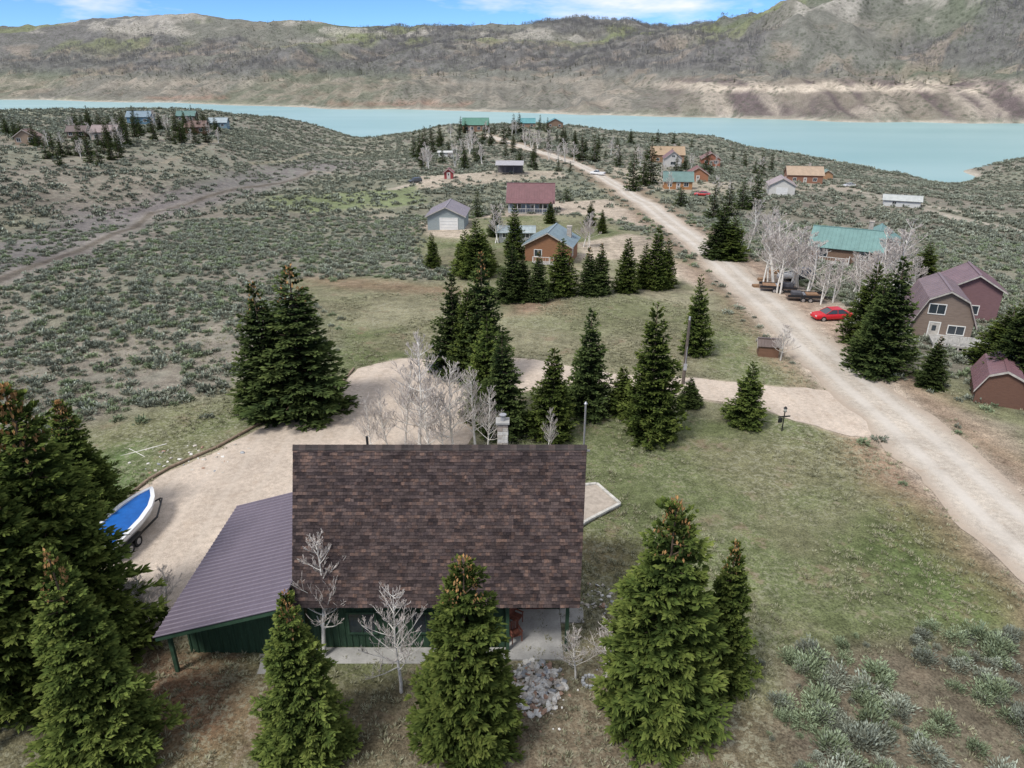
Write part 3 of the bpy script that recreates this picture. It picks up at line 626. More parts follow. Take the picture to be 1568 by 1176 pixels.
# ---------------------------------------------------------------- buildings
glass=mat('window_glass',(.03,.04,.05),.08,1,.1,0,spec=.8); white=mat('white_trim',(.68,.67,.64),.6,2,.08,0); concrete=mat('concrete',(.35,.34,.32),.9,1.2,.18,.2)
def window(mb,side,x,z,w,h,W,D):
    def B(a0,a1,z0,z1,p,m):
        if side=='f': mb.box(a0,a1,-D/2-p,-D/2-.001,z0,z1,m)
        elif side=='b': mb.box(a0,a1,D/2+.001,D/2+p,z0,z1,m)
        elif side=='l': mb.box(-W/2-p,-W/2-.001,a0,a1,z0,z1,m)
        else: mb.box(W/2+.001,W/2+p,a0,a1,z0,z1,m)
    t=.09
    B(x-w/2,x+w/2,z,z+h,.025,1)
    B(x-w/2-t,x-w/2,z-t,z+h+t,.06,0);B(x+w/2,x+w/2+t,z-t,z+h+t,.06,0);B(x-w/2,x+w/2,z-t,z,.06,0);B(x-w/2,x+w/2,z+h,z+h+t,.06,0);B(x-.025,x+.025,z,z+h,.045,0)
def house(name,u,v,yaw,W,D,h,rise,roofc,wallc,ridge='x',gambrel=False,wins=None,door=None,ov=.45,chim=None,ribs=.6,garage=None,porch=None,zb=0.,sid=(1,1,9)):
    P=ground_at(u,v); r=math.radians(yaw); cx=P.x-math.sin(r)*D/2; cy=P.y+math.cos(r)*D/2
    zc=min(H(cx,cy),P.z)+zb
    e=empty(name,(cx,cy,zc),yaw)
    roofc=tuple(.80*x for x in roofc); wallc=tuple(.86*x for x in wallc)
    rmat=mat('metal_roof_%.2f_%.2f_%.2f'%roofc,roofc,.45,.8,.14,0,spec=.5); wmat=mat('siding_%.2f_%.2f_%.2f'%wallc,wallc,.8,2,.18,.3,.02,stretch=sid)
    wl=MB(); rf=MB()
    half=(D if ridge=='x' else W)/2; ln=(W if ridge=='x' else D)/2
    if gambrel: prof=[(-half,h),(-half*.68,h+rise*.68),(0,h+rise),(half*.68,h+rise*.68),(half,h)]
    else: prof=[(-half,h),(0,h+rise),(half,h)]
    def T(a,l,z): return (l,a,z) if ridge=='x' else (a,l,z)
    pp=[(-half,-.6)]+prof+[(half,-.6)]
    for s_ in (-1,1): wl.face([T(a,s_*ln,z) for a,z in pp])
    wl.face([T(-half,-ln,-.6),T(-half,ln,-.6),T(-half,ln,h),T(-half,-ln,h)]); wl.face([T(half,-ln,-.6),T(half,ln,-.6),T(half,ln,h),T(half,-ln,h)])
    wl.build('walls',wmat,e)
    lo=ln+ov
    ps=[(a,z+.14) for a,z in prof]
    fa=MB()
    for i in range(len(ps)-1):
        (a0,z0),(a1,z1)=ps[i],ps[i+1]
        if i==0: k=ov/(a1-a0); a0-=ov; z0-=k*(z1-z0)
        if i==len(ps)-2: k=ov/(a1-a0); z1+=k*(z1-z0); a1+=ov
        if z0<=z1: rf.slab([T(a0,-lo,z0),T(a0,lo,z0),T(a1,lo,z1),T(a1,-lo,z1)],.12,0,ribs)
        else: rf.slab([T(a1,-lo,z1),T(a1,lo,z1),T(a0,lo,z0),T(a0,-lo,z0)],.12,0,ribs)
        for s_ in (-1,1):
            l0=s_*(lo+.003); l1=s_*(lo+.05); fa.hexa([T(a0,l0,z0-.2),T(a1,l0,z1-.2),T(a1,l1,z1-.2),T(a0,l1,z0-.2),T(a0,l0,z0-.02),T(a1,l0,z1-.02),T(a1,l1,z1-.02),T(a0,l1,z0-.02)])
    fa.build('fascia',mat('fascia_trim',(.42,.39,.35),.7),e)
    zt=h+rise+.14; c_=.14
    if ridge=='x': rf.box(-lo,lo,-c_,c_,zt-.03,zt+.05)
    else: rf.box(-c_,c_,-lo,lo,zt-.03,zt+.05)
    rf.build('roof',rmat,e)
    if wins is None: wins=[('f',-W*.3,1.,1.1,1.1),('f',W*.28,1.,1.3,1.1),('l',0,1.,1.2,1.),('r',0,1.,1.2,1.)]
    wb_=MB()
    for s_ in wins: window(wb_,*s_,W,D)
    if wins: wb_.build('windows',[white,glass],e)
    if door is not None:
        d=MB(); d.box(door-.48,door+.48,-D/2-.05,-D/2-.002,.02,2.1,0); d.box(door-.58,door-.48,-D/2-.08,-D/2-.002,0,2.2,1); d.box(door+.48,door+.58,-D/2-.08,-D/2-.002,0,2.2,1); d.box(door-.48,door+.48,-D/2-.08,-D/2-.002,2.1,2.2,1); d.box(door-.2,door+.2,-D/2-.06,-D/2-.051,1.2,1.8,2); d.build('door',[mat('door_paint',(.45,.42,.38),.6),white,glass],e)
    if garage:
        g=MB(); gx,gw,gh=garage
        for i in range(4): g.box(gx-gw/2,gx+gw/2,-D/2-.06,-D/2-.002,.03+i*gh/4,.0+(i+1)*gh/4-.02)
        for s_ in (-1,1): g.box(gx+s_*(gw/2+.08)-.08,gx+s_*(gw/2+.08)+.08,-D/2-.09,-D/2-.002,0,gh+.15)
        g.box(gx-gw/2,gx+gw/2,-D/2-.09,-D/2-.002,gh,gh+.15); g.build('garage_door',white,e)
    if chim:
        cb_=MB(); x,y,zt2=chim; cb_.box(x-.35,x+.35,y-.35,y+.35,h*.6,zt2); cb_.box(x-.42,x+.42,y-.42,y+.42,zt2,zt2+.12); cb_.build('chimney',mat('chimney_stone',(.38,.34,.30),.9,4,.3,.3),e)
    if porch:
        x0,x1,dp,zf,rc=porch; p=MB(); p.box(x0,x1,-D/2-dp,-D/2-.005,zf-.2,zf,0)
        k=max(2,int((x1-x0)/2)+1)
        for i in range(k):
            x=x0+.08+(x1-x0-.16)*i/(k-1); p.box(x-.07,x+.07,-D/2-dp+.02,-D/2-dp+.16,-.4,zf+2.3 if rc else zf+1.,1)
        n_=int((x1-x0)/.4)
        for i in range(n_+1):
            x=x0+(x1-x0)*i/n_; p.box(x-.02,x+.02,-D/2-dp+.04,-D/2-dp+.08,zf+.1,zf+.95,1)
        p.box(x0,x1,-D/2-dp+.02,-D/2-dp+.12,zf+.95,zf+1.03,1)
        if not rc:
            n_=int(dp/.4)
            for i in range(n_+1):
                y=-D/2-dp+.25+(dp-.3)*i/max(1,n_); p.box(x1-.1,x1-.06,y-.02,y+.02,zf+.1,zf+.95,1)
            p.box(x1-.14,x1-.04,-D/2-dp+.13,-D/2-.05,zf+.95,zf+1.03,1)
        p.build('porch',[mat('deck_boards',(.34,.33,.31),.8,3),mat('porch_trim',(.30,.27,.25) if not rc else (.55,.53,.50),.7)],e)
        if rc:
            q=MB(); q.slab([(x0-.3,-D/2-dp-.3,zf+2.35),(x1+.3,-D/2-dp-.3,zf+2.35),(x1+.3,-D/2-.02,zf+3.0),(x0-.3,-D/2-.02,zf+3.0)],.1,0,ribs); q.build('porch_roof',rmat,e)
    return e
MAR=(.20,.095,.10); TAN=(.42,.30,.19); LOG=(.28,.14,.075)
house('metal_garage',683,352,-2,7.4,9.5,3.0,1.7,(.27,.24,.27),(.30,.34,.34),'y',wins=[('l',0,1.2,1.,.8)],garage=(.6,3.4,2.5))
house('maroon_roof_house',812,326,-3,10.5,8.5,2.7,3.6,MAR,(.28,.34,.39),'x',wins=[('f',-3,1.,1.6,1.2),('f',3,1.,1.8,1.2),('r',0,1.,1.2,1.)],door=.5,porch=(-5,5,2.0,.4,True),ov=.5)
house('log_cabin',838,402,-14,7.2,7.,2.8,1.9,(.22,.29,.32),LOG,'y',wins=[('f',-1.5,1.,1.1,1.),('l',0,1,1.2,1.),('r',-1.5,1.,1.,1.)],chim=(2.6,1.,5.),porch=(-2.,3.4,1.8,.3,False))
house('storage_shed',790,372,-3,6.2,3.4,2.,.7,(.36,.42,.43),(.30,.31,.30),'x',door=-1.)
house('red_shed',687,274,0,3.,3.,2.2,1.2,(.30,.12,.12),(.30,.06,.06),'y',wins=[],door=0)
house('teal_roof_house',1290,404,-28,10.5,8.5,2.6,2.4,(.17,.30,.28),(.20,.13,.09),'x',chim=(3,1.5,6.2),porch=(-5,1,2.2,.4,False))
house('teal_roof_garage',1340,392,-28,6.,7,2.4,1.9,(.17,.30,.28),(.20,.13,.09),'y',garage=(0,2.8,2.2),wins=[])
g=house('gambrel_barn_house',1438,521,-20,5.6,7.5,2.6,3.0,(.215,.155,.165),(.24,.185,.15),'y',gambrel=True,wins=[('f',-.9,3.1,1.5,1.),('f',1.3,1.,1.5,.9),('l',-1.5,1.,1.,1.),('l',1.5,1,1,1)],door=-.8,ov=.35,porch=(-1.2,8.,3.4,.8,False))
house('metal_roof_house',1482,492,-20,5.5,6.,4.0,1.6,(.215,.14,.155),(.21,.12,.125),'y',wins=[('f',0,1.,1.4,1.)],ov=.4)
house('barn_shed',1528,622,-28,3.6,5.,1.5,1.7,(.22,.12,.13),(.16,.085,.06),'y',gambrel=True,wins=[],door=None,ov=.2)
house('wooden_shed',1176,547,-12,1.9,1.5,1.1,.5,(.16,.12,.105),(.20,.11,.07),'x',wins=[],ov=.15,ribs=.3)
house('tan_roof_house',1022,250,-6,14,9,3.6,3.,TAN,(.33,.20,.12),'x',chim=(3,1,7.5))
house('brown_roof_house',1030,256,-6,7,8,3.6,2.6,(.24,.14,.15),(.55,.53,.50),'y',wins=[('f',0,1,2,1.2),('f',0,4,1.2,.8)])
house('red_cabin',1088,254,-8,8,8,3.,2.4,(.24,.13,.12),(.33,.13,.08),'y',wins=[('f',-2,1,1.3,1.2),('f',2,1,1.3,1.2)],door=0)
house('green_roof_cabin',1038,290,-8,8.5,7,2.6,2.3,(.15,.24,.22),(.40,.20,.09),'x',door=0)
house('maroon_roof_cabin',1068,278,-8,7,6,2.6,2.2,(.24,.11,.10),(.34,.16,.09),'y',door=0,wins=[('f',-2,1,1.,1.)])
house('log_house',1232,280,-10,12.5,8,3.2,2.6,(.46,.34,.24),(.28,.14,.09),'x',chim=(2,1,6.8),door=0)
house('green_roof_shed',1266,275,-10,4.5,4.5,2.4,1.4,(.20,.30,.26),(.42,.24,.13),'y',wins=[])
house('white_garage',1196,300,-14,7.5,8,3.2,2.,(.40,.33,.33),(.62,.60,.55),'y',garage=(0,3,2.4),wins=[])
house('white_long_shed',1380,317,-24,9.5,4.5,1.9,1.1,(.50,.52,.50),(.62,.62,.60),'x',wins=[('f',-2,.8,1,.7)])
house('green_roof_lodge',728,202,0,15,10,4.,3.5,(.10,.24,.18),(.25,.15,.10),'x',wins=[('f',i,1.2,1.6,1.6) for i in (-5,-2,2,5)])
house('teal_roof_cabin',850,196,0,10,8,3,2.5,(.10,.32,.38),(.24,.16,.11),'y')
house('brown_cabin',808,196,0,9,8,3,2.5,(.12,.32,.34),(.3,.2,.14),'x')
house('white_trailer_home',682,242,0,6,3,2.4,.5,(.6,.6,.58),(.62,.61,.58),'x')
house('pale_house',160,216,8,8,7,3.,2.,(.33,.26,.25),(.55,.47,.42),'x')
house('blue_roof_house',213,190,8,10,7,3.2,2.2,(.22,.30,.36),(.12,.22,.30),'x')
house('brown_roof_cabin',300,205,8,8,7,2.8,2.2,(.20,.13,.11),(.25,.15,.11),'x')
house('light_roof_house',333,196,8,9,7,2.8,2.,(.36,.43,.46),(.20,.30,.36),'x')
house('tan_cabin',40,222,12,6,6,2.6,2.,(.26,.17,.14),(.34,.25,.18),'y')
house('dark_cabin',285,186,8,9,7,3,2.2,(.12,.22,.20),(.16,.12,.1),'x')
house('dark_cabin',118,212,8,6,5,2.4,1.6,(.16,.12,.11),(.2,.15,.12),'x')
P=ground_at(780,268); e=empty('steel_carport',P,-3); q=MB()
for x in (-4.5,-1.5,1.5,4.5):
    for y in (0,7): q.box(x-.07,x+.07,y-.07,y+.07,-.4,3.4)
q.build('posts',mat('dark_steel',(.08,.08,.085),.5),e); q=MB(); q.slab([(-5,-.4,3.4),(5,-.4,3.4),(5,3.5,4.6),(-5,3.5,4.6)],.1,0,.5); q.slab([(-5,7.4,3.4),(5,7.4,3.4),(5,3.5,4.6),(-5,3.5,4.6)],.1,0,.5)
q.build('roof',mat('galvanised_roof',(.34,.33,.34),.45,1,.1,0),e); q=MB(); q.box(-4.5,4.5,6.9,7.,0,3.4); q.build('back_wall',mat('dark_panel',(.13,.12,.12),.7),e)
# ---------------------------------------------------------------- main cabin (world coords minus origin)
OX,OY=-3.4,29.15
e=empty('steep_roof_cabin',(OX,OY,0)); 
def LL(p): return (p[0]-OX,p[1]-OY,p[2])
shm=bpy.data.materials.new('asphalt_shingles'); nt=nt_new(shm); uvn=N(nt,'ShaderNodeUVMap'); uv=uvn.outputs[0]
def brick(off,c1,c2,bw_,rh,mo,bias=0.,ofs=.37):
    b=N(nt,'ShaderNodeTexBrick'); nt.links.new(off,b.inputs['Vector']); b.offset=ofs; b.offset_frequency=2; b.squash=.8; b.squash_frequency=3
    b.inputs['Color1'].default_value=(*c1,1);b.inputs['Color2'].default_value=(*c2,1);b.inputs['Mortar'].default_value=(*mo,1)
    b.inputs['Scale'].default_value=1;b.inputs['Mortar Size'].default_value=.003;b.inputs['Mortar Smooth'].default_value=.2;b.inputs['Brick Width'].default_value=bw_;b.inputs['Row Height'].default_value=rh;b.inputs['Bias'].default_value=bias; return b
RH=.148
b1=brick(uv,(.036,.028,.029),(.062,.047,.044),.26,RH,(.03,.023,.023)); b2=brick(uv,(.40,.40,.43),(1.4,1.36,1.32),.43,RH,(.8,.78,.76),.15,.23)
b3_=brick(uv,(1.,1.,1.),(2.9,2.3,1.75),.24,RH,(1,1,1),-.62,.61)
cc=mixc(nt,'MULTIPLY',1.,b1.outputs[0],b2.outputs[0]); cc=mixc(nt,'MULTIPLY',1.,cc,b3_.outputs[0]); cc=mixc(nt,'MULTIPLY',1.,cc,gray(nt,maprange(nt,noise(nt,uv,11,3,.7),.3,.7,.65,1.4))); cc=mixc(nt,'MULTIPLY',1.,cc,gray(nt,maprange(nt,noise(nt,uv,.5,4,.6),.3,.7,.82,1.2)))
sx=N(nt,'ShaderNodeSeparateXYZ'); nt.links.new(uv,sx.inputs[0]); saw=math2(nt,'FRACT',math2(nt,'DIVIDE',sx.outputs[1],RH),0.)
finish(nt,cc,.92,math2(nt,'MULTIPLY',saw,-1.),.5,.02,.15)
def shingle_slab(name,p,th):
    p=[Vector(q) for q in p]; nrm=(p[1]-p[0]).cross(p[3]-p[0]).normalized(); 
    if nrm.z<0: nrm=-nrm
    SL=(p[3]-p[0]).length; nc=int(SL/RH); vs=[];fs=[];uvs=[]
    ex=(p[1]-p[0]).normalized(); seg=60
    for i in range(nc):
        t0=i/nc;t1=(i+1.0)/nc
        a=p[0].lerp(p[3],t0);b=p[1].lerp(p[2],t0);c_=p[1].lerp(p[2],t1);d=p[0].lerp(p[3],t1)
        up=nrm*.022
        for s in range(seg):
            s0=s/seg;s1=(s+1)/seg; j=len(vs); w1=nrm*(random.random()*.016)-(d-a)*random.random()*.18
            q=[a.lerp(b,s0)+up+w1,a.lerp(b,s1)+up+w1,d.lerp(c_,s1)+nrm*.003,d.lerp(c_,s0)+nrm*.003, a.lerp(b,s0)-nrm*.01, a.lerp(b,s1)-nrm*.01]
            vs+=[tuple(x) for x in q]; fs+=[(j,j+1,j+2,j+3),(j+4,j+5,j+1,j)]
            def UV(pt,vv): return ((pt-p[0]).dot(ex),vv*RH)
            uvs+=[UV(q[0],i+.002),UV(q[1],i+.002),UV(q[2],i+.998),UV(q[3],i+.998),UV(q[4],i+.002),UV(q[5],i+.002),UV(q[1],i+.002),UV(q[0],i+.002)]
    me=bpy.data.meshes.new(name); me.from_pydata(vs,[],fs); me.materials.append(shm); ul=me.uv_layers.new(name='UVMap'); ul.data.foreach_set('uv',[x for q in uvs for x in q])
    o=link(bpy.data.objects.new(name,me)); o.parent=e
ez,rz=3.2,9.2
fE=[LL((-9.83,25.1,ez)),LL((3.03,25.1,ez)),LL((3.49,29.15,rz)),LL((-10.2,29.15,rz))]
bE=[LL((-9.83,33.2,ez)),LL((3.03,33.2,ez)),LL((3.49,29.15,rz)),LL((-10.2,29.15,rz))]
shingle_slab('roof_front_shingles',fE,.1); shingle_slab('roof_back_shingles',bE,.1)
q=MB()
for p_ in (fE,bE):
    P4=[Vector(x)-Vector((0,0,.03)) for x in p_]; q.slab(P4,.16,0)
q.build('roof_deck',mat('dark_fascia',(.06,.055,.05),.7),e)
q=MB(); 
for i in range(46):
    x0=-10.2+i*13.69/46; x1=x0+13.69/46*1.0
    for s_ in (-1,1):
        y0=29.15; q.hexa([LL((x0,y0,rz+.02)),LL((x1,y0,rz+.02)),LL((x1,y0+s_*.15,rz-.2)),LL((x0,y0+s_*.15,rz-.2)),LL((x0,y0,rz+.06)),LL((x1,y0,rz+.05)),LL((x1,y0+s_*.15,rz-.165)),LL((x0,y0+s_*.15,rz-.155))],i%3)
q.build('ridge_cap',[mat('ridge_a',(.05,.04,.038),.9),mat('ridge_b',(.075,.056,.05),.9),mat('ridge_c',(.04,.032,.03),.9)],e)
grn=mat('green_board_siding',(.028,.062,.035),.75,2,.3,.4,.03,stretch=(6,6,.5))
q=MB(); s_=1.481
def zr(y): return ez-.25+(4.05-abs(y-29.15))*s_
for x in (-9.5,2.7):
    y0=26.0 if x<0 else 28.6
    q.face([LL((x,y0,-.1)),LL((x,32.3,-.1)),LL((x,32.3,zr(32.3))),LL((x,29.15,zr(29.15))),LL((x,y0,zr(y0)))])
q.face([LL(p) for p in ((-9.5,26,-.1),(-.3,26,-.1),(-.3,26,zr(26)),(-9.5,26,zr(26)))]); q.face([LL(p) for p in ((-.3,26,-.1),(-.3,28.6,-.1),(-.3,28.6,zr(28.6)),(-.3,26,zr(26)))])
q.face([LL(p) for p in ((-.3,28.6,-.1),(2.7,28.6,-.1),(2.7,28.6,zr(28.6)),(-.3,28.6,zr(28.6)))]); q.face([LL(p) for p in ((-9.5,32.3,-.1),(2.7,32.3,-.1),(2.7,32.3,zr(32.3)),(-9.5,32.3,zr(32.3)))])
q.build('walls',grn,e)
q=MB()
x=-9.4
while x<-.4: q.box(x-OX,x+.05-OX,25.965-OY,25.998-OY,0,zr(26)-.1); x+=.3
q.build('battens',grn,e)
q=MB()
for wx in (-7.6,-4.6,-2.2):
    q.box(wx-OX,wx+1.2-OX,25.93-OY,25.96-OY,1.,2.1,1)
    for a0,a1,z0,z1 in ((wx-.1,wx,.9,2.2),(wx+1.2,wx+1.3,.9,2.2),(wx,wx+1.2,.9,1.),(wx,wx+1.2,2.1,2.2),(wx+.58,wx+.62,1.,2.1)): q.box(a0-OX,a1-OX,25.9-OY,25.959-OY,z0,z1,0)
q.build('windows',[mat('green_trim',(.035,.075,.045),.6),glass],e)
q=MB(); q.box(.7-OX,1.65-OX,28.54-OY,28.59-OY,0.1,2.15); q.build('door',mat('red_brown_door',(.16,.05,.035),.6),e)
q=MB()
for x,y in ((2.55,25.75),(-.2,25.75)): q.box(x-.08-OX,x+.08-OX,y-.08-OY,y+.08-OY,.1,3.7)
q.build('porch_posts',mat('green_trim',(0,0,0)),e)
q=MB(); q.box(-.28-OX,2.4-OX,25.15-OY,28.55-OY,-.1,.12); q.box(-9.3-OX,-.30-OX,24.95-OY,25.95-OY,-.1,.08); q.box(2.42-OX,3.6-OX,27.6-OY,28.7-OY,-.1,.10); q.box(-15.3-OX,-9.32-OX,24.3-OY,25.55-OY,-.1,.07)
q.build('concrete_slab',concrete,e,bevel=.02)
q=MB(); rr=random.Random(4)
for k_ in range(8):
    for sx_ in (0,1):
        for sy in (0,1):
            x=-.68+.25*sx_;y=29.38+.25*sy; z=8.6+k_*.2; j=rr.uniform(-.012,.012); q.box(x-OX+j,x+.245-OX+j,y-OY+j,y+.245-OY+j,z,z+.19,rr.randrange(3))
q.build('chimney',[mat('stone_a',(.42,.38,.33),.9,6),mat('stone_b',(.30,.25,.21),.9,6),mat('stone_c',(.52,.49,.44),.9,6)],e,bevel=.015)
q=MB(); q.box(-.75-OX,-.12-OX,29.31-OY,29.94-OY,10.2,10.28); q.build('chimney_cap',concrete,e); q=MB(); q.cyl(LL((-.42,29.63,10.28)),LL((-.42,29.63,10.5)),.12,n=12); q.cyl(LL((-.42,29.63,10.54)),LL((-.42,29.63,10.58)),.17,n=12); q.build('flue',mat('galvanised_steel',(.42,.42,.43),.4,3,.1,0,metal=.6),e)
q=MB(); q.cyl(LL((-6.8,29.5,8.4)),LL((-6.8,29.5,9.5)),.06,n=8); q.build('vent_pipe',mat('black_pipe',(.03,.03,.03),.6),e)
lean=MB(); lean.slab([LL((-15.6,34.1,2.6)),LL((-15.6,23.9,2.6)),LL((-9.86,23.9,4.2)),LL((-9.86,34.1,4.2))],.05,0,.30,.05,.045,1)
lean.build('leanto_metal_roof',[mat('purple_metal_roof',(.112,.092,.118),.45,.7,.12,0,spec=.4,stretch=(1,.15,1)),mat('purple_metal_rib',(.22,.19,.225),.42,1,.1,0,spec=.4)],e)
q=MB(); q.hexa([LL(p) for p in ((-15.55,23.93,2.33),(-9.9,23.93,3.9),(-9.9,24.0,3.9),(-15.55,24.0,2.33),(-15.55,23.93,2.53),(-9.9,23.93,4.11),(-9.9,24.0,4.11),(-15.55,24.0,2.53))]); q.box(-15.55-OX,-15.48-OX,24.01-OY,34.05-OY,2.3,2.51)
q.build('leanto_fascia',mat('green_trim',(0,0,0)),e)
q=MB()
for y in (24.45,29.2,33.9): q.box(-15.3-OX,-15.14-OX,y-.08-OY,y+.08-OY,0,2.5)
q.build('leanto_posts',mat('green_trim',(0,0,0)),e)
q=MB(); q.face([LL(p) for p in ((-15.1,25.6,0),(-9.52,25.6,0),(-9.52,25.6,4.0),(-15.1,25.6,2.58))])
x=-15.05
while x<-9.6: q.box(x-OX,x+.05-OX,25.56-OY,25.597-OY,0,2.5+(x+15.1)*.26); x+=.3
q.build('leanto_wall',grn,e)
patio=[(3.0,34.5),(4.6,36.2),(6.8,38.0),(5.6,40.4),(1.5,39.6),(1.5,35)]
q=MB(); q.face([(x,y,.22) for x,y in patio]); 
for i in range(len(patio)):
    a,b=patio[i],patio[(i+1)%len(patio)]; q.face([(*a,-.1),(*b,-.1),(*b,.22),(*a,.22)])
pe=q.build('concrete_patio',mat('patio_gravel',(.36,.31,.26),.9,3,.2))
q=MB()
for i in range(4):
    a,b=Vector((*patio[i],.2)),Vector((*patio[i+1],.2)); n_=(b-a).normalized().cross(Vector((0,0,1)))*.10
    q.hexa([a-n_,b-n_,b+n_,a+n_,*[w+Vector((0,0,.14)) for w in (a-n_,b-n_,b+n_,a+n_)]])
o=q.build('border',mat('weathered_white',(.46,.44,.40),.8,3,.3),None,bevel=.02); o.parent=pe
def chair(P,yaw):
    e2=empty('porch_chair',P,yaw); q=MB(); q.box(-.27,.27,-.25,.25,.40,.44)
    for x in (-.27,.23):
        for y in (-.25,.21): q.box(x,x+.04,y,y+.04,0,.4 if y<0 else 1.)
        q.box(x-.02,x+.06,-.28,.25,.62,.65); q.box(x,x+.04,-.25,-.21,.44,.62)
    for i in range(5): q.box(-.21+i*.09,-.15+i*.09,.22,.24,.45,.98)
    q.build('frame_and_slats',mat('red_stain_wood',(.20,.075,.05),.7),e2)
chair((.15,26.4,.12),25); chair((.2,27.5,.12),60)
def rocks(name,cx,cy,rx,ry,nn,s0,s1,seed,pile=.0):
    rr=random.Random(seed); q=MB()
    base=bmesh.new(); bmesh.ops.create_icosphere(base,subdivisions=1,radius=1); bv=[v.co.copy() for v in base.verts]; bf=[[v.index for v in f.verts] for f in base.faces]; base.free()
    for i in range(nn):
        a=rr.random()*6.283; r=rr.random()**.6; x=cx+math.cos(a)*r*rx*rr.uniform(.8,1.15); y=cy+math.sin(a)*r*ry; s=s0+(s1-s0)*rr.random()**1.8; sc=(s*rr.uniform(.7,1.3),s*rr.uniform(.5,1.),s*rr.uniform(.3,.55)); R=Matrix.Rotation(rr.random()*6.28,3,'Z')@Matrix.Rotation(rr.gauss(0,.4),3,'X')
        z=H(x,y)+pile*max(0,1-r)*rr.uniform(.3,1)+sc[2]*.4; mi=rr.choice([0,0,0,1,1,3,2]); b=len(q.v)
        for v in bv:
            w=Vector((v.x*sc[0],v.y*sc[1],v.z*sc[2]))*rr.uniform(.75,1.25); w=R@w; q.v.append((x+w.x,y+w.y,z+w.z))
        for f in bf: q.f.append(tuple(b+k for k in f)); q.m.append(mi)
    return q.build(name,[mat('pale_rock',(.60,.58,.54),.9,5,.3),mat('tan_rock',(.44,.40,.35),.9,5,.3),mat('red_rock',(.34,.22,.16),.9,5,.3),mat('grey_rock',(.30,.31,.32),.9,5,.3)])
P=ground_at(820,1052); rocks('rock_pile',P.x,P.y,1.25,1.6,460,.05,.24,1,.22)
P=ground_at(915,915); rocks('rock_pile',P.x,P.y,.9,1.3,60,.04,.17,2,.05)
P=ground_at(868,1040); rocks('scattered_stones',P.x-1,P.y+.5,6,3.5,140,.02,.08,3)
P=ground_at(903,1045); q=MB()
for i in range(12):
    a0=i*math.pi/6; q.box(P.x+.32*math.cos(a0)-.07,P.x+.32*math.cos(a0)+.07,P.y+.32*math.sin(a0)-.06,P.y+.32*math.sin(a0)+.06,0,.22)
q.build('fire_ring',mat('grey_rock',(.3,.29,.28)),bevel=.02)
bl=wpoly([(196,800),(207,757),(262,720),(335,688),(400,652),(470,625),(518,597),(545,566)]); B=resample(bl,2.4); q=MB()
for a,b in zip(B[:-1],B[1:]):
    a2=Vector((a[0]-.2,a[1]+.2,H(*a)+.1)); b2=Vector((b[0]-.2,b[1]+.2,H(*b)+.1)); b2=a2.lerp(b2,.95); q.cyl(a2,b2,.12,.10,8)
q.build('timber_border',mat('weathered_log',(.24,.18,.13),.9,4,.3))
P=ground_at(300,702); rocks('border_stones',P.x,P.y,4.5,2.6,60,.06,.2,7)
P=ground_at(218,690); q=MB(); q.cyl((P.x-1.2,P.y-.8,.08),(P.x+1.3,P.y+1.,.1),.04,n=6); q.cyl((P.x-1.1,P.y+.3,.08),(P.x+.6,P.y-.9,.08),.03,n=6); q.build('fallen_branches',aspb)
# ---------------------------------------------------------------- street furniture
P,h,t=tree_spec(1056,490,588); q=MB(); q.cyl((0,0,-.3),(0,0,h),.16,.11,12); q.box(-.14,.14,-.22,-.12,1.4,2.0,1); q.cyl((0,-.17,2.),(0,-.17,h*.6),.03,n=6,m=1)
e1_=empty('utility_pole',P); q.build('pole',[mat('pole_wood',(.12,.10,.085),.9,4,.3,.3,.02),mat('meter_grey',(.35,.35,.36),.5)],e1_); q=MB(); q.cyl((0,0,h),(0,0,h+.3),.09,n=8); q.build('cap',mat('meter_grey',(0,0,0)),e1_)
d=ray(897,618); yy=34.2; t=yy/d[1]; zt=CAMH+d[2]*t; xx=d[0]*t
e1_=empty('metal_mast',(xx,yy,0)); q=MB(); q.cyl((0,0,0),(0,0,zt),.06,.05,10); q.box(-.1,.1,-.16,-.06,3.,3.5); q.box(-.35,.35,-.03,.03,zt-2.9,zt-2.8); q.cyl((0,0,zt),(0,0,zt+.12),.1,.02,10); q.build('mast',mat('galvanised_steel',(0,0,0)),e1_)
P=ground_at(1197,660); e1_=empty('lamp_post',P,10); q=MB(); q.cyl((0,0,-.1),(0,0,1.7),.05,.04,10); q.cyl((0,0,1.95),(0,0,2.1),.16,.03,8); q.cyl((0,0,1.66),(0,0,1.72),.12,.12,8); q.box(-.5,.5,-.03,.03,1.2,1.3); q.box(-.45,-.1,-.02,.02,.75,1.15); q.build('post',mat('black_iron',(.02,.02,.02),.5),e1_); q=MB(); q.cyl((0,0,1.72),(0,0,1.95),.10,.12,8); q.build('lantern_glass',mat('lantern_glass',(.5,.5,.45),.2),e1_)
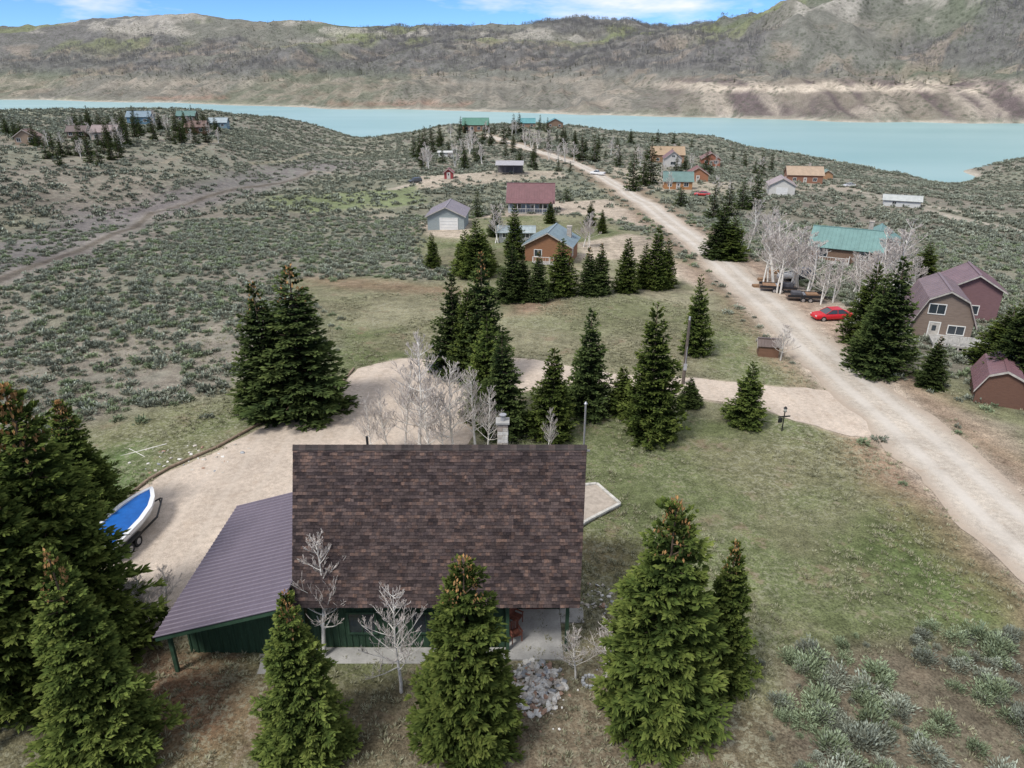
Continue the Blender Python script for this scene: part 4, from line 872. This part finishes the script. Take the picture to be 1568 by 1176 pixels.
# ---------------------------------------------------------------- vehicles
tyre=mat('tyre_rubber',(.02,.02,.02),.9); hub=mat('wheel_hub',(.45,.45,.46),.3,3,.1,0,metal=.7); blk=mat('black_plastic',(.02,.02,.022),.6)
def wheel(q,x,y,r,w): q.cyl((x,y-w/2,r),(x,y+w/2,r),r,n=18,m=0); q.cyl((x,y-w/2-.01,r),(x,y+w/2+.01,r),r*.6,n=12,m=1)
def loft(q,secs,m=0):
    b=len(q.v); k=10
    for x,w,z0,z1 in secs:
        for (yy_,zz_) in ((-.82,0),(-1,.25),(-1,.6),(-.93,.86),(-.75,1),(.75,1),(.93,.86),(1,.6),(1,.25),(.82,0)): q.v.append((x,yy_*w,z0+(z1-z0)*zz_))
    for i in range(len(secs)-1):
        for j in range(k):
            j2=(j+1)%k; q.f.append((b+i*k+j,b+i*k+j2,b+(i+1)*k+j2,b+(i+1)*k+j)); q.m.append(m)
    q.f.append(tuple(b+j for j in range(k))); q.m.append(m); q.f.append(tuple(b+(len(secs)-1)*k+j for j in range(k))); q.m.append(m)
def car(name,P,yaw,colr,kind='sedan'):
    e2=empty(name,P,yaw); paint=mat('paint_%.2f_%.2f_%.2f'%colr,colr,.25,1,.04,0,spec=.6)
    q=MB()
    if kind=='sedan': loft(q,[(-2.3,.66,.38,.62),(-2.2,.82,.28,.78),(-1.7,.89,.24,.86),(-.8,.9,.22,.92),(.7,.9,.22,.94),(1.5,.89,.24,.96),(2.1,.84,.28,.92),(2.28,.7,.4,.8)])
    elif kind=='suv': loft(q,[(-2.35,.7,.4,.8),(-2.25,.88,.34,.98),(-1.2,.93,.3,1.06),(.5,.94,.3,1.08),(2.1,.92,.34,1.08),(2.3,.8,.42,1.)])
    else: loft(q,[(-2.75,.75,.45,.9),(-2.65,.92,.38,1.08),(-1.5,.96,.36,1.14),(.4,.96,.36,1.14)]); q.box(.4,2.7,-.96,-.86,.4,1.14); q.box(.4,2.7,.86,.96,.4,1.14); q.box(2.62,2.7,-.86,.86,.4,1.12); q.box(.4,2.62,-.86,.86,.4,.62)
    q.build('body',paint,e2,smooth=False,bevel=.03)
    x0,x1,x2,x3,zb_,zt_={'sedan':(-1.15,-.35,.95,1.75,.9,1.38),'suv':(-1.15,-.55,1.9,2.22,1.05,1.72),'pickup':(-1.4,-.8,.15,.42,1.12,1.78)}[kind]
    q=MB(); w0,w1=.80,.62
    q.hexa([(x0,-w0,zb_),(x3,-w0,zb_),(x3,w0,zb_),(x0,w0,zb_),(x1,-w1,zt_-.05),(x2,-w1,zt_-.05),(x2,w1,zt_-.05),(x1,w1,zt_-.05)]); q.build('greenhouse_glass',glass,e2)
    q=MB(); q.box(x1-.04,x2+.04,-w1-.02,w1+.02,zt_-.05,zt_)
    for (xa,xb) in ((x0,x1),(x3,x2),((x0+x3)/2,(x1+x2)/2)):
        for s_ in (-1,1): q.cyl((xa,s_*(w0+.005),zb_),(xb,s_*(w1+.01),zt_-.03),.035,n=6)
    q.build('roof_and_pillars',paint,e2,bevel=.02)
    q=MB(); wx={'sedan':1.4,'suv':1.45,'pickup':1.75}[kind]; r={'sedan':.33,'suv':.38,'pickup':.4}[kind]
    for x in (-wx,wx-.05):
        for s_ in (-.82,.82): wheel(q,x,s_,r,.24)
    q.build('wheels',[tyre,hub],e2)
    fx={'sedan':2.25,'suv':2.28,'pickup':2.68}[kind]
    q=MB(); q.box(-fx-.03,-fx+.1,-.72,-.45,.62,.74,0);q.box(-fx-.03,-fx+.1,.45,.72,.62,.74,0);q.box(-fx-.04,-fx+.1,-.4,.4,.45,.62,1);q.box(fx-.12,fx+.04,-.72,-.5,.68,.82,2);q.box(fx-.12,fx+.04,.5,.72,.68,.82,2)
    q.build('lights_and_grille',[white,blk,mat('tail_light',(.4,.02,.02),.3)],e2); return e2
car('red_car',ground_at(1272,489),6,(.50,.010,.016))
car('white_pickup_truck',ground_at(915,268),-28,(.66,.66,.66),'pickup')
car('dark_suv',ground_at(636,280),40,(.04,.045,.05),'suv')
car('dark_suv',ground_at(1222,428),12,(.05,.055,.06),'suv')
car('grey_suv',ground_at(688,563),60,(.10,.12,.14),'suv')
car('red_car',ground_at(1075,300),-20,(.4,.03,.03))
car('silver_car',ground_at(1300,286),10,(.5,.5,.5))
P=ground_at(197,822); e2=empty('boat_on_trailer',(P.x,P.y,P.z),-6)
secs=[(-2.7,1.08,.45,1.25),(-1.5,1.15,.42,1.27),(0,1.15,.42,1.32),(1.2,1.0,.48,1.40),(2.1,.66,.62,1.48),(2.7,.26,.85,1.55),(2.95,.05,1.15,1.58)]
q=MB(); b=0; k=7
for y,w,z0,z1 in secs:
    for xx_,zz_ in ((-1,1),(-.97,.7),(-.75,.3),(0,0),(.75,.3),(.97,.7),(1,1)): q.v.append((xx_*w,y,z0+(z1-z0)*zz_))
for i in range(len(secs)-1):
    for j in range(k-1): q.f.append((i*k+j,i*k+j+1,(i+1)*k+j+1,(i+1)*k+j)); q.m.append(0)
q.f.append(tuple(range(k))); q.m.append(0)
q.build('hull',mat('white_gelcoat',(.68,.69,.70),.25,1,.05,0,spec=.6),e2)
q=MB()
for i in range(len(secs)-1):
    y,w,_,z=secs[i]; y2,w2,_,z2=secs[i+1]
    for s_ in (-1,1): q.hexa([(s_*w,y,z-.05),(s_*w2,y2,z2-.05),(s_*max(w2-.24,0),y2,z2-.05),(s_*max(w-.24,0),y,z-.05),(s_*(w+.03),y,z+.03),(s_*(w2+.03),y2,z2+.03),(s_*max(w2-.24,0),y2,z2+.05),(s_*max(w-.24,0),y,z+.05)])
q.box(-1.05,1.05,-2.85,-2.5,1.1,1.3); q.build('gunwale',mat('white_gelcoat',(0,0,0)),e2)
q=MB()
for i,(y,w,_,z) in enumerate(secs[:-1]):
    for xx_ in (-1,-.5,0,.5,1): q.v.append((xx_*max(w-.22,.02),y if i else -2.45,z-.02+(.16*(1-xx_*xx_) if i<5 else .02)-(.05 if i in(1,3) else 0)))
for i in range(len(secs)-2):
    for j in range(4): q.f.append((i*5+j,i*5+j+1,(i+1)*5+j+1,(i+1)*5+j)); q.m.append(0)
q.build('blue_cover',mat('blue_canvas',(.01,.10,.36),.6,3,.15,.2),e2,smooth=True)
q=MB(); q.cyl((0,-3.0,.75),(0,-3.,1.5),.14,.18,10); q.cyl((0,-3.05,.3),(0,-3.05,.75),.07,n=8); q.build('outboard_motor',blk,e2)
q=MB(); q.box(-.95,-.85,-2.4,1.6,.34,.42,1);q.box(.85,.95,-2.4,1.6,.34,.42,1);q.box(-.95,.95,-1.2,-1.1,.3,.34,1)
for s_ in (-1,1): q.hexa([(s_*.9-.05,1.6,.34),(s_*.9+.05,1.6,.34),(.05*s_+.04,3.6,.34),(.05*s_-.04,3.6,.34),(s_*.9-.05,1.6,.42),(s_*.9+.05,1.6,.42),(.05*s_+.04,3.6,.42),(.05*s_-.04,3.6,.42)],1)
q.cyl((0,3.4,0),(0,3.4,.5),.04,n=8,m=1)
for s_ in (-1.08,1.08):
    for y in (-1.5,-.75): q.cyl((s_-.1,y,.33),(s_+.1,y,.33),.33,n=16,m=0); q.cyl((s_-.11,y,.33),(s_+.11,y,.33),.18,n=10,m=2)
    q.box(s_-.14,s_+.14,-1.9,-.35,.68,.72,1)
q.build('trailer',[tyre,mat('black_iron',(0,0,0)),hub],e2)
P=ground_at(1205,431); e2=empty('propane_tank',P,5); q=MB(); q.cyl((-1.3,0,.85),(1.3,0,.85),.45,n=18)
for s_ in (-1,1): q.cyl((s_*1.3,0,.85),(s_*1.5,0,.85),.45,.33,18); q.cyl((s_*1.5,0,.85),(s_*1.6,0,.85),.33,.12,18)
q.cyl((0,0,1.28),(0,0,1.45),.18,n=10); q.build('tank',white,e2); q=MB(); q.box(-.9,-.7,-.4,.4,0,.5); q.box(.7,.9,-.4,.4,0,.5); q.build('legs',concrete,e2)
def flatbed(u,v,yaw,loads):
    P=ground_at(u,v); e2=empty('flatbed_trailer',P,yaw); q=MB(); q.box(-2.4,2.4,-1,1,.55,.65,0)
    for s_ in (-1,1): q.box(-2.4,2.4,s_*1.-.03,s_*1+.03,.66,.95,1)
    q.box(2.4,3.6,-.05,.05,.5,.6,1)
    q.build('bed',[mat('old_planks',(.17,.12,.09),.9,4,.3),blk],e2); q=MB()
    for x in (-.5,.4):
        for s_ in (-1.15,1.15): wheel(q,x,s_,.34,.2)
    q.build('wheels',[tyre,hub],e2); q=MB()
    for b_ in loads: q.box(*b_)
    q.cyl((-.2,-.5,.8),(-.2,.6,.8),.2,n=10,m=2); q.build('load',[mat('tarp',(.08,.08,.09),.8),mat('crate_wood',(.25,.15,.09),.9),hub],e2,bevel=.04)
flatbed(1232,460,-8,[(-1.8,-.6,-.6,.5,.66,1.2,0),(.0,1.5,-.5,.6,.66,1.0,1)])
flatbed(1190,446,-14,[(-2.,.2,-.8,.7,.66,.95,1),(.5,1.9,-.6,.4,.66,1.3,0)])
for u,v in ((1185,418),(1168,430),(1160,440)): 
    P=ground_at(u,v); q=MB(); 
    for i in range(4): q.cyl((P.x-.7,P.y+(i-1.5)*.25,P.z+.12),(P.x+.7,P.y+(i-1.5)*.25,P.z+.12),.11,n=7)
    for i in range(3): q.cyl((P.x-.7,P.y+(i-1)*.25,P.z+.33),(P.x+.7,P.y+(i-1)*.25,P.z+.33),.11,n=7)
    q.build('firewood_stack',mat('firewood',(.24,.15,.09),.9,4,.3))
# ---------------------------------------------------------------- camera, light, sky
cam=bpy.data.cameras.new('camera'); co=link(bpy.data.objects.new('camera',cam)); co.location=(0,0,CAMH); co.rotation_euler=(math.pi/2-PITCH,0,0)
cam.sensor_width=36; cam.lens=F/1568*36; cam.clip_start=.5; cam.clip_end=20000; scene.camera=co
SE,SA=math.radians(54),math.radians(224)
sun=bpy.data.lights.new('sun','SUN'); sun.energy=3.5; sun.angle=math.radians(14); sun.color=(1,.97,.92)
so=link(bpy.data.objects.new('sun',sun)); dv=Vector((math.sin(SA)*math.cos(SE),math.cos(SA)*math.cos(SE),math.sin(SE))); so.rotation_euler=dv.to_track_quat('Z','Y').to_euler(); so.location=dv*100
w=bpy.data.worlds.new('World'); scene.world=w; w.use_nodes=True; nt=w.node_tree; nt.nodes.clear()
sky=N(nt,'ShaderNodeTexSky'); sky.sky_type='NISHITA'; sky.sun_disc=False; sky.sun_elevation=SE; sky.sun_rotation=SA; sky.altitude=2300; sky.dust_density=.0; sky.air_density=.8; sky.ozone_density=3.
tc=N(nt,'ShaderNodeTexCoord'); mp=N(nt,'ShaderNodeMapping'); mp.inputs['Scale'].default_value=(1,1,4); mp.inputs['Location'].default_value=(1.35,0,0); nt.links.new(tc.outputs['Generated'],mp.inputs[0])
nz=noise(nt,mp.outputs[0],2.6,6,.6)
sx=N(nt,'ShaderNodeSeparateXYZ'); nt.links.new(tc.outputs['Generated'],sx.inputs[0])
cover=maprange(nt,sx.outputs[2],.10,.45,0.,.13)   # broken cloud deck overhead, clearer toward the horizon
cl=maprange(nt,math2(nt,'ADD',nz,cover),.51,.65,0,.92)
cc=mixc(nt,'MULTIPLY',1.,sky.outputs[0],(.58,.82,1.08))
cc=mixc(nt,'MIX',cl,cc,(7.0,7.05,7.25))
bg=N(nt,'ShaderNodeBackground'); bg.inputs[1].default_value=.15; nt.links.new(cc,bg.inputs[0]); ow=N(nt,'ShaderNodeOutputWorld'); nt.links.new(bg.outputs[0],ow.inputs[0])
scene.view_settings.view_transform='Standard'; scene.view_settings.look='None'; scene.view_settings.exposure=0
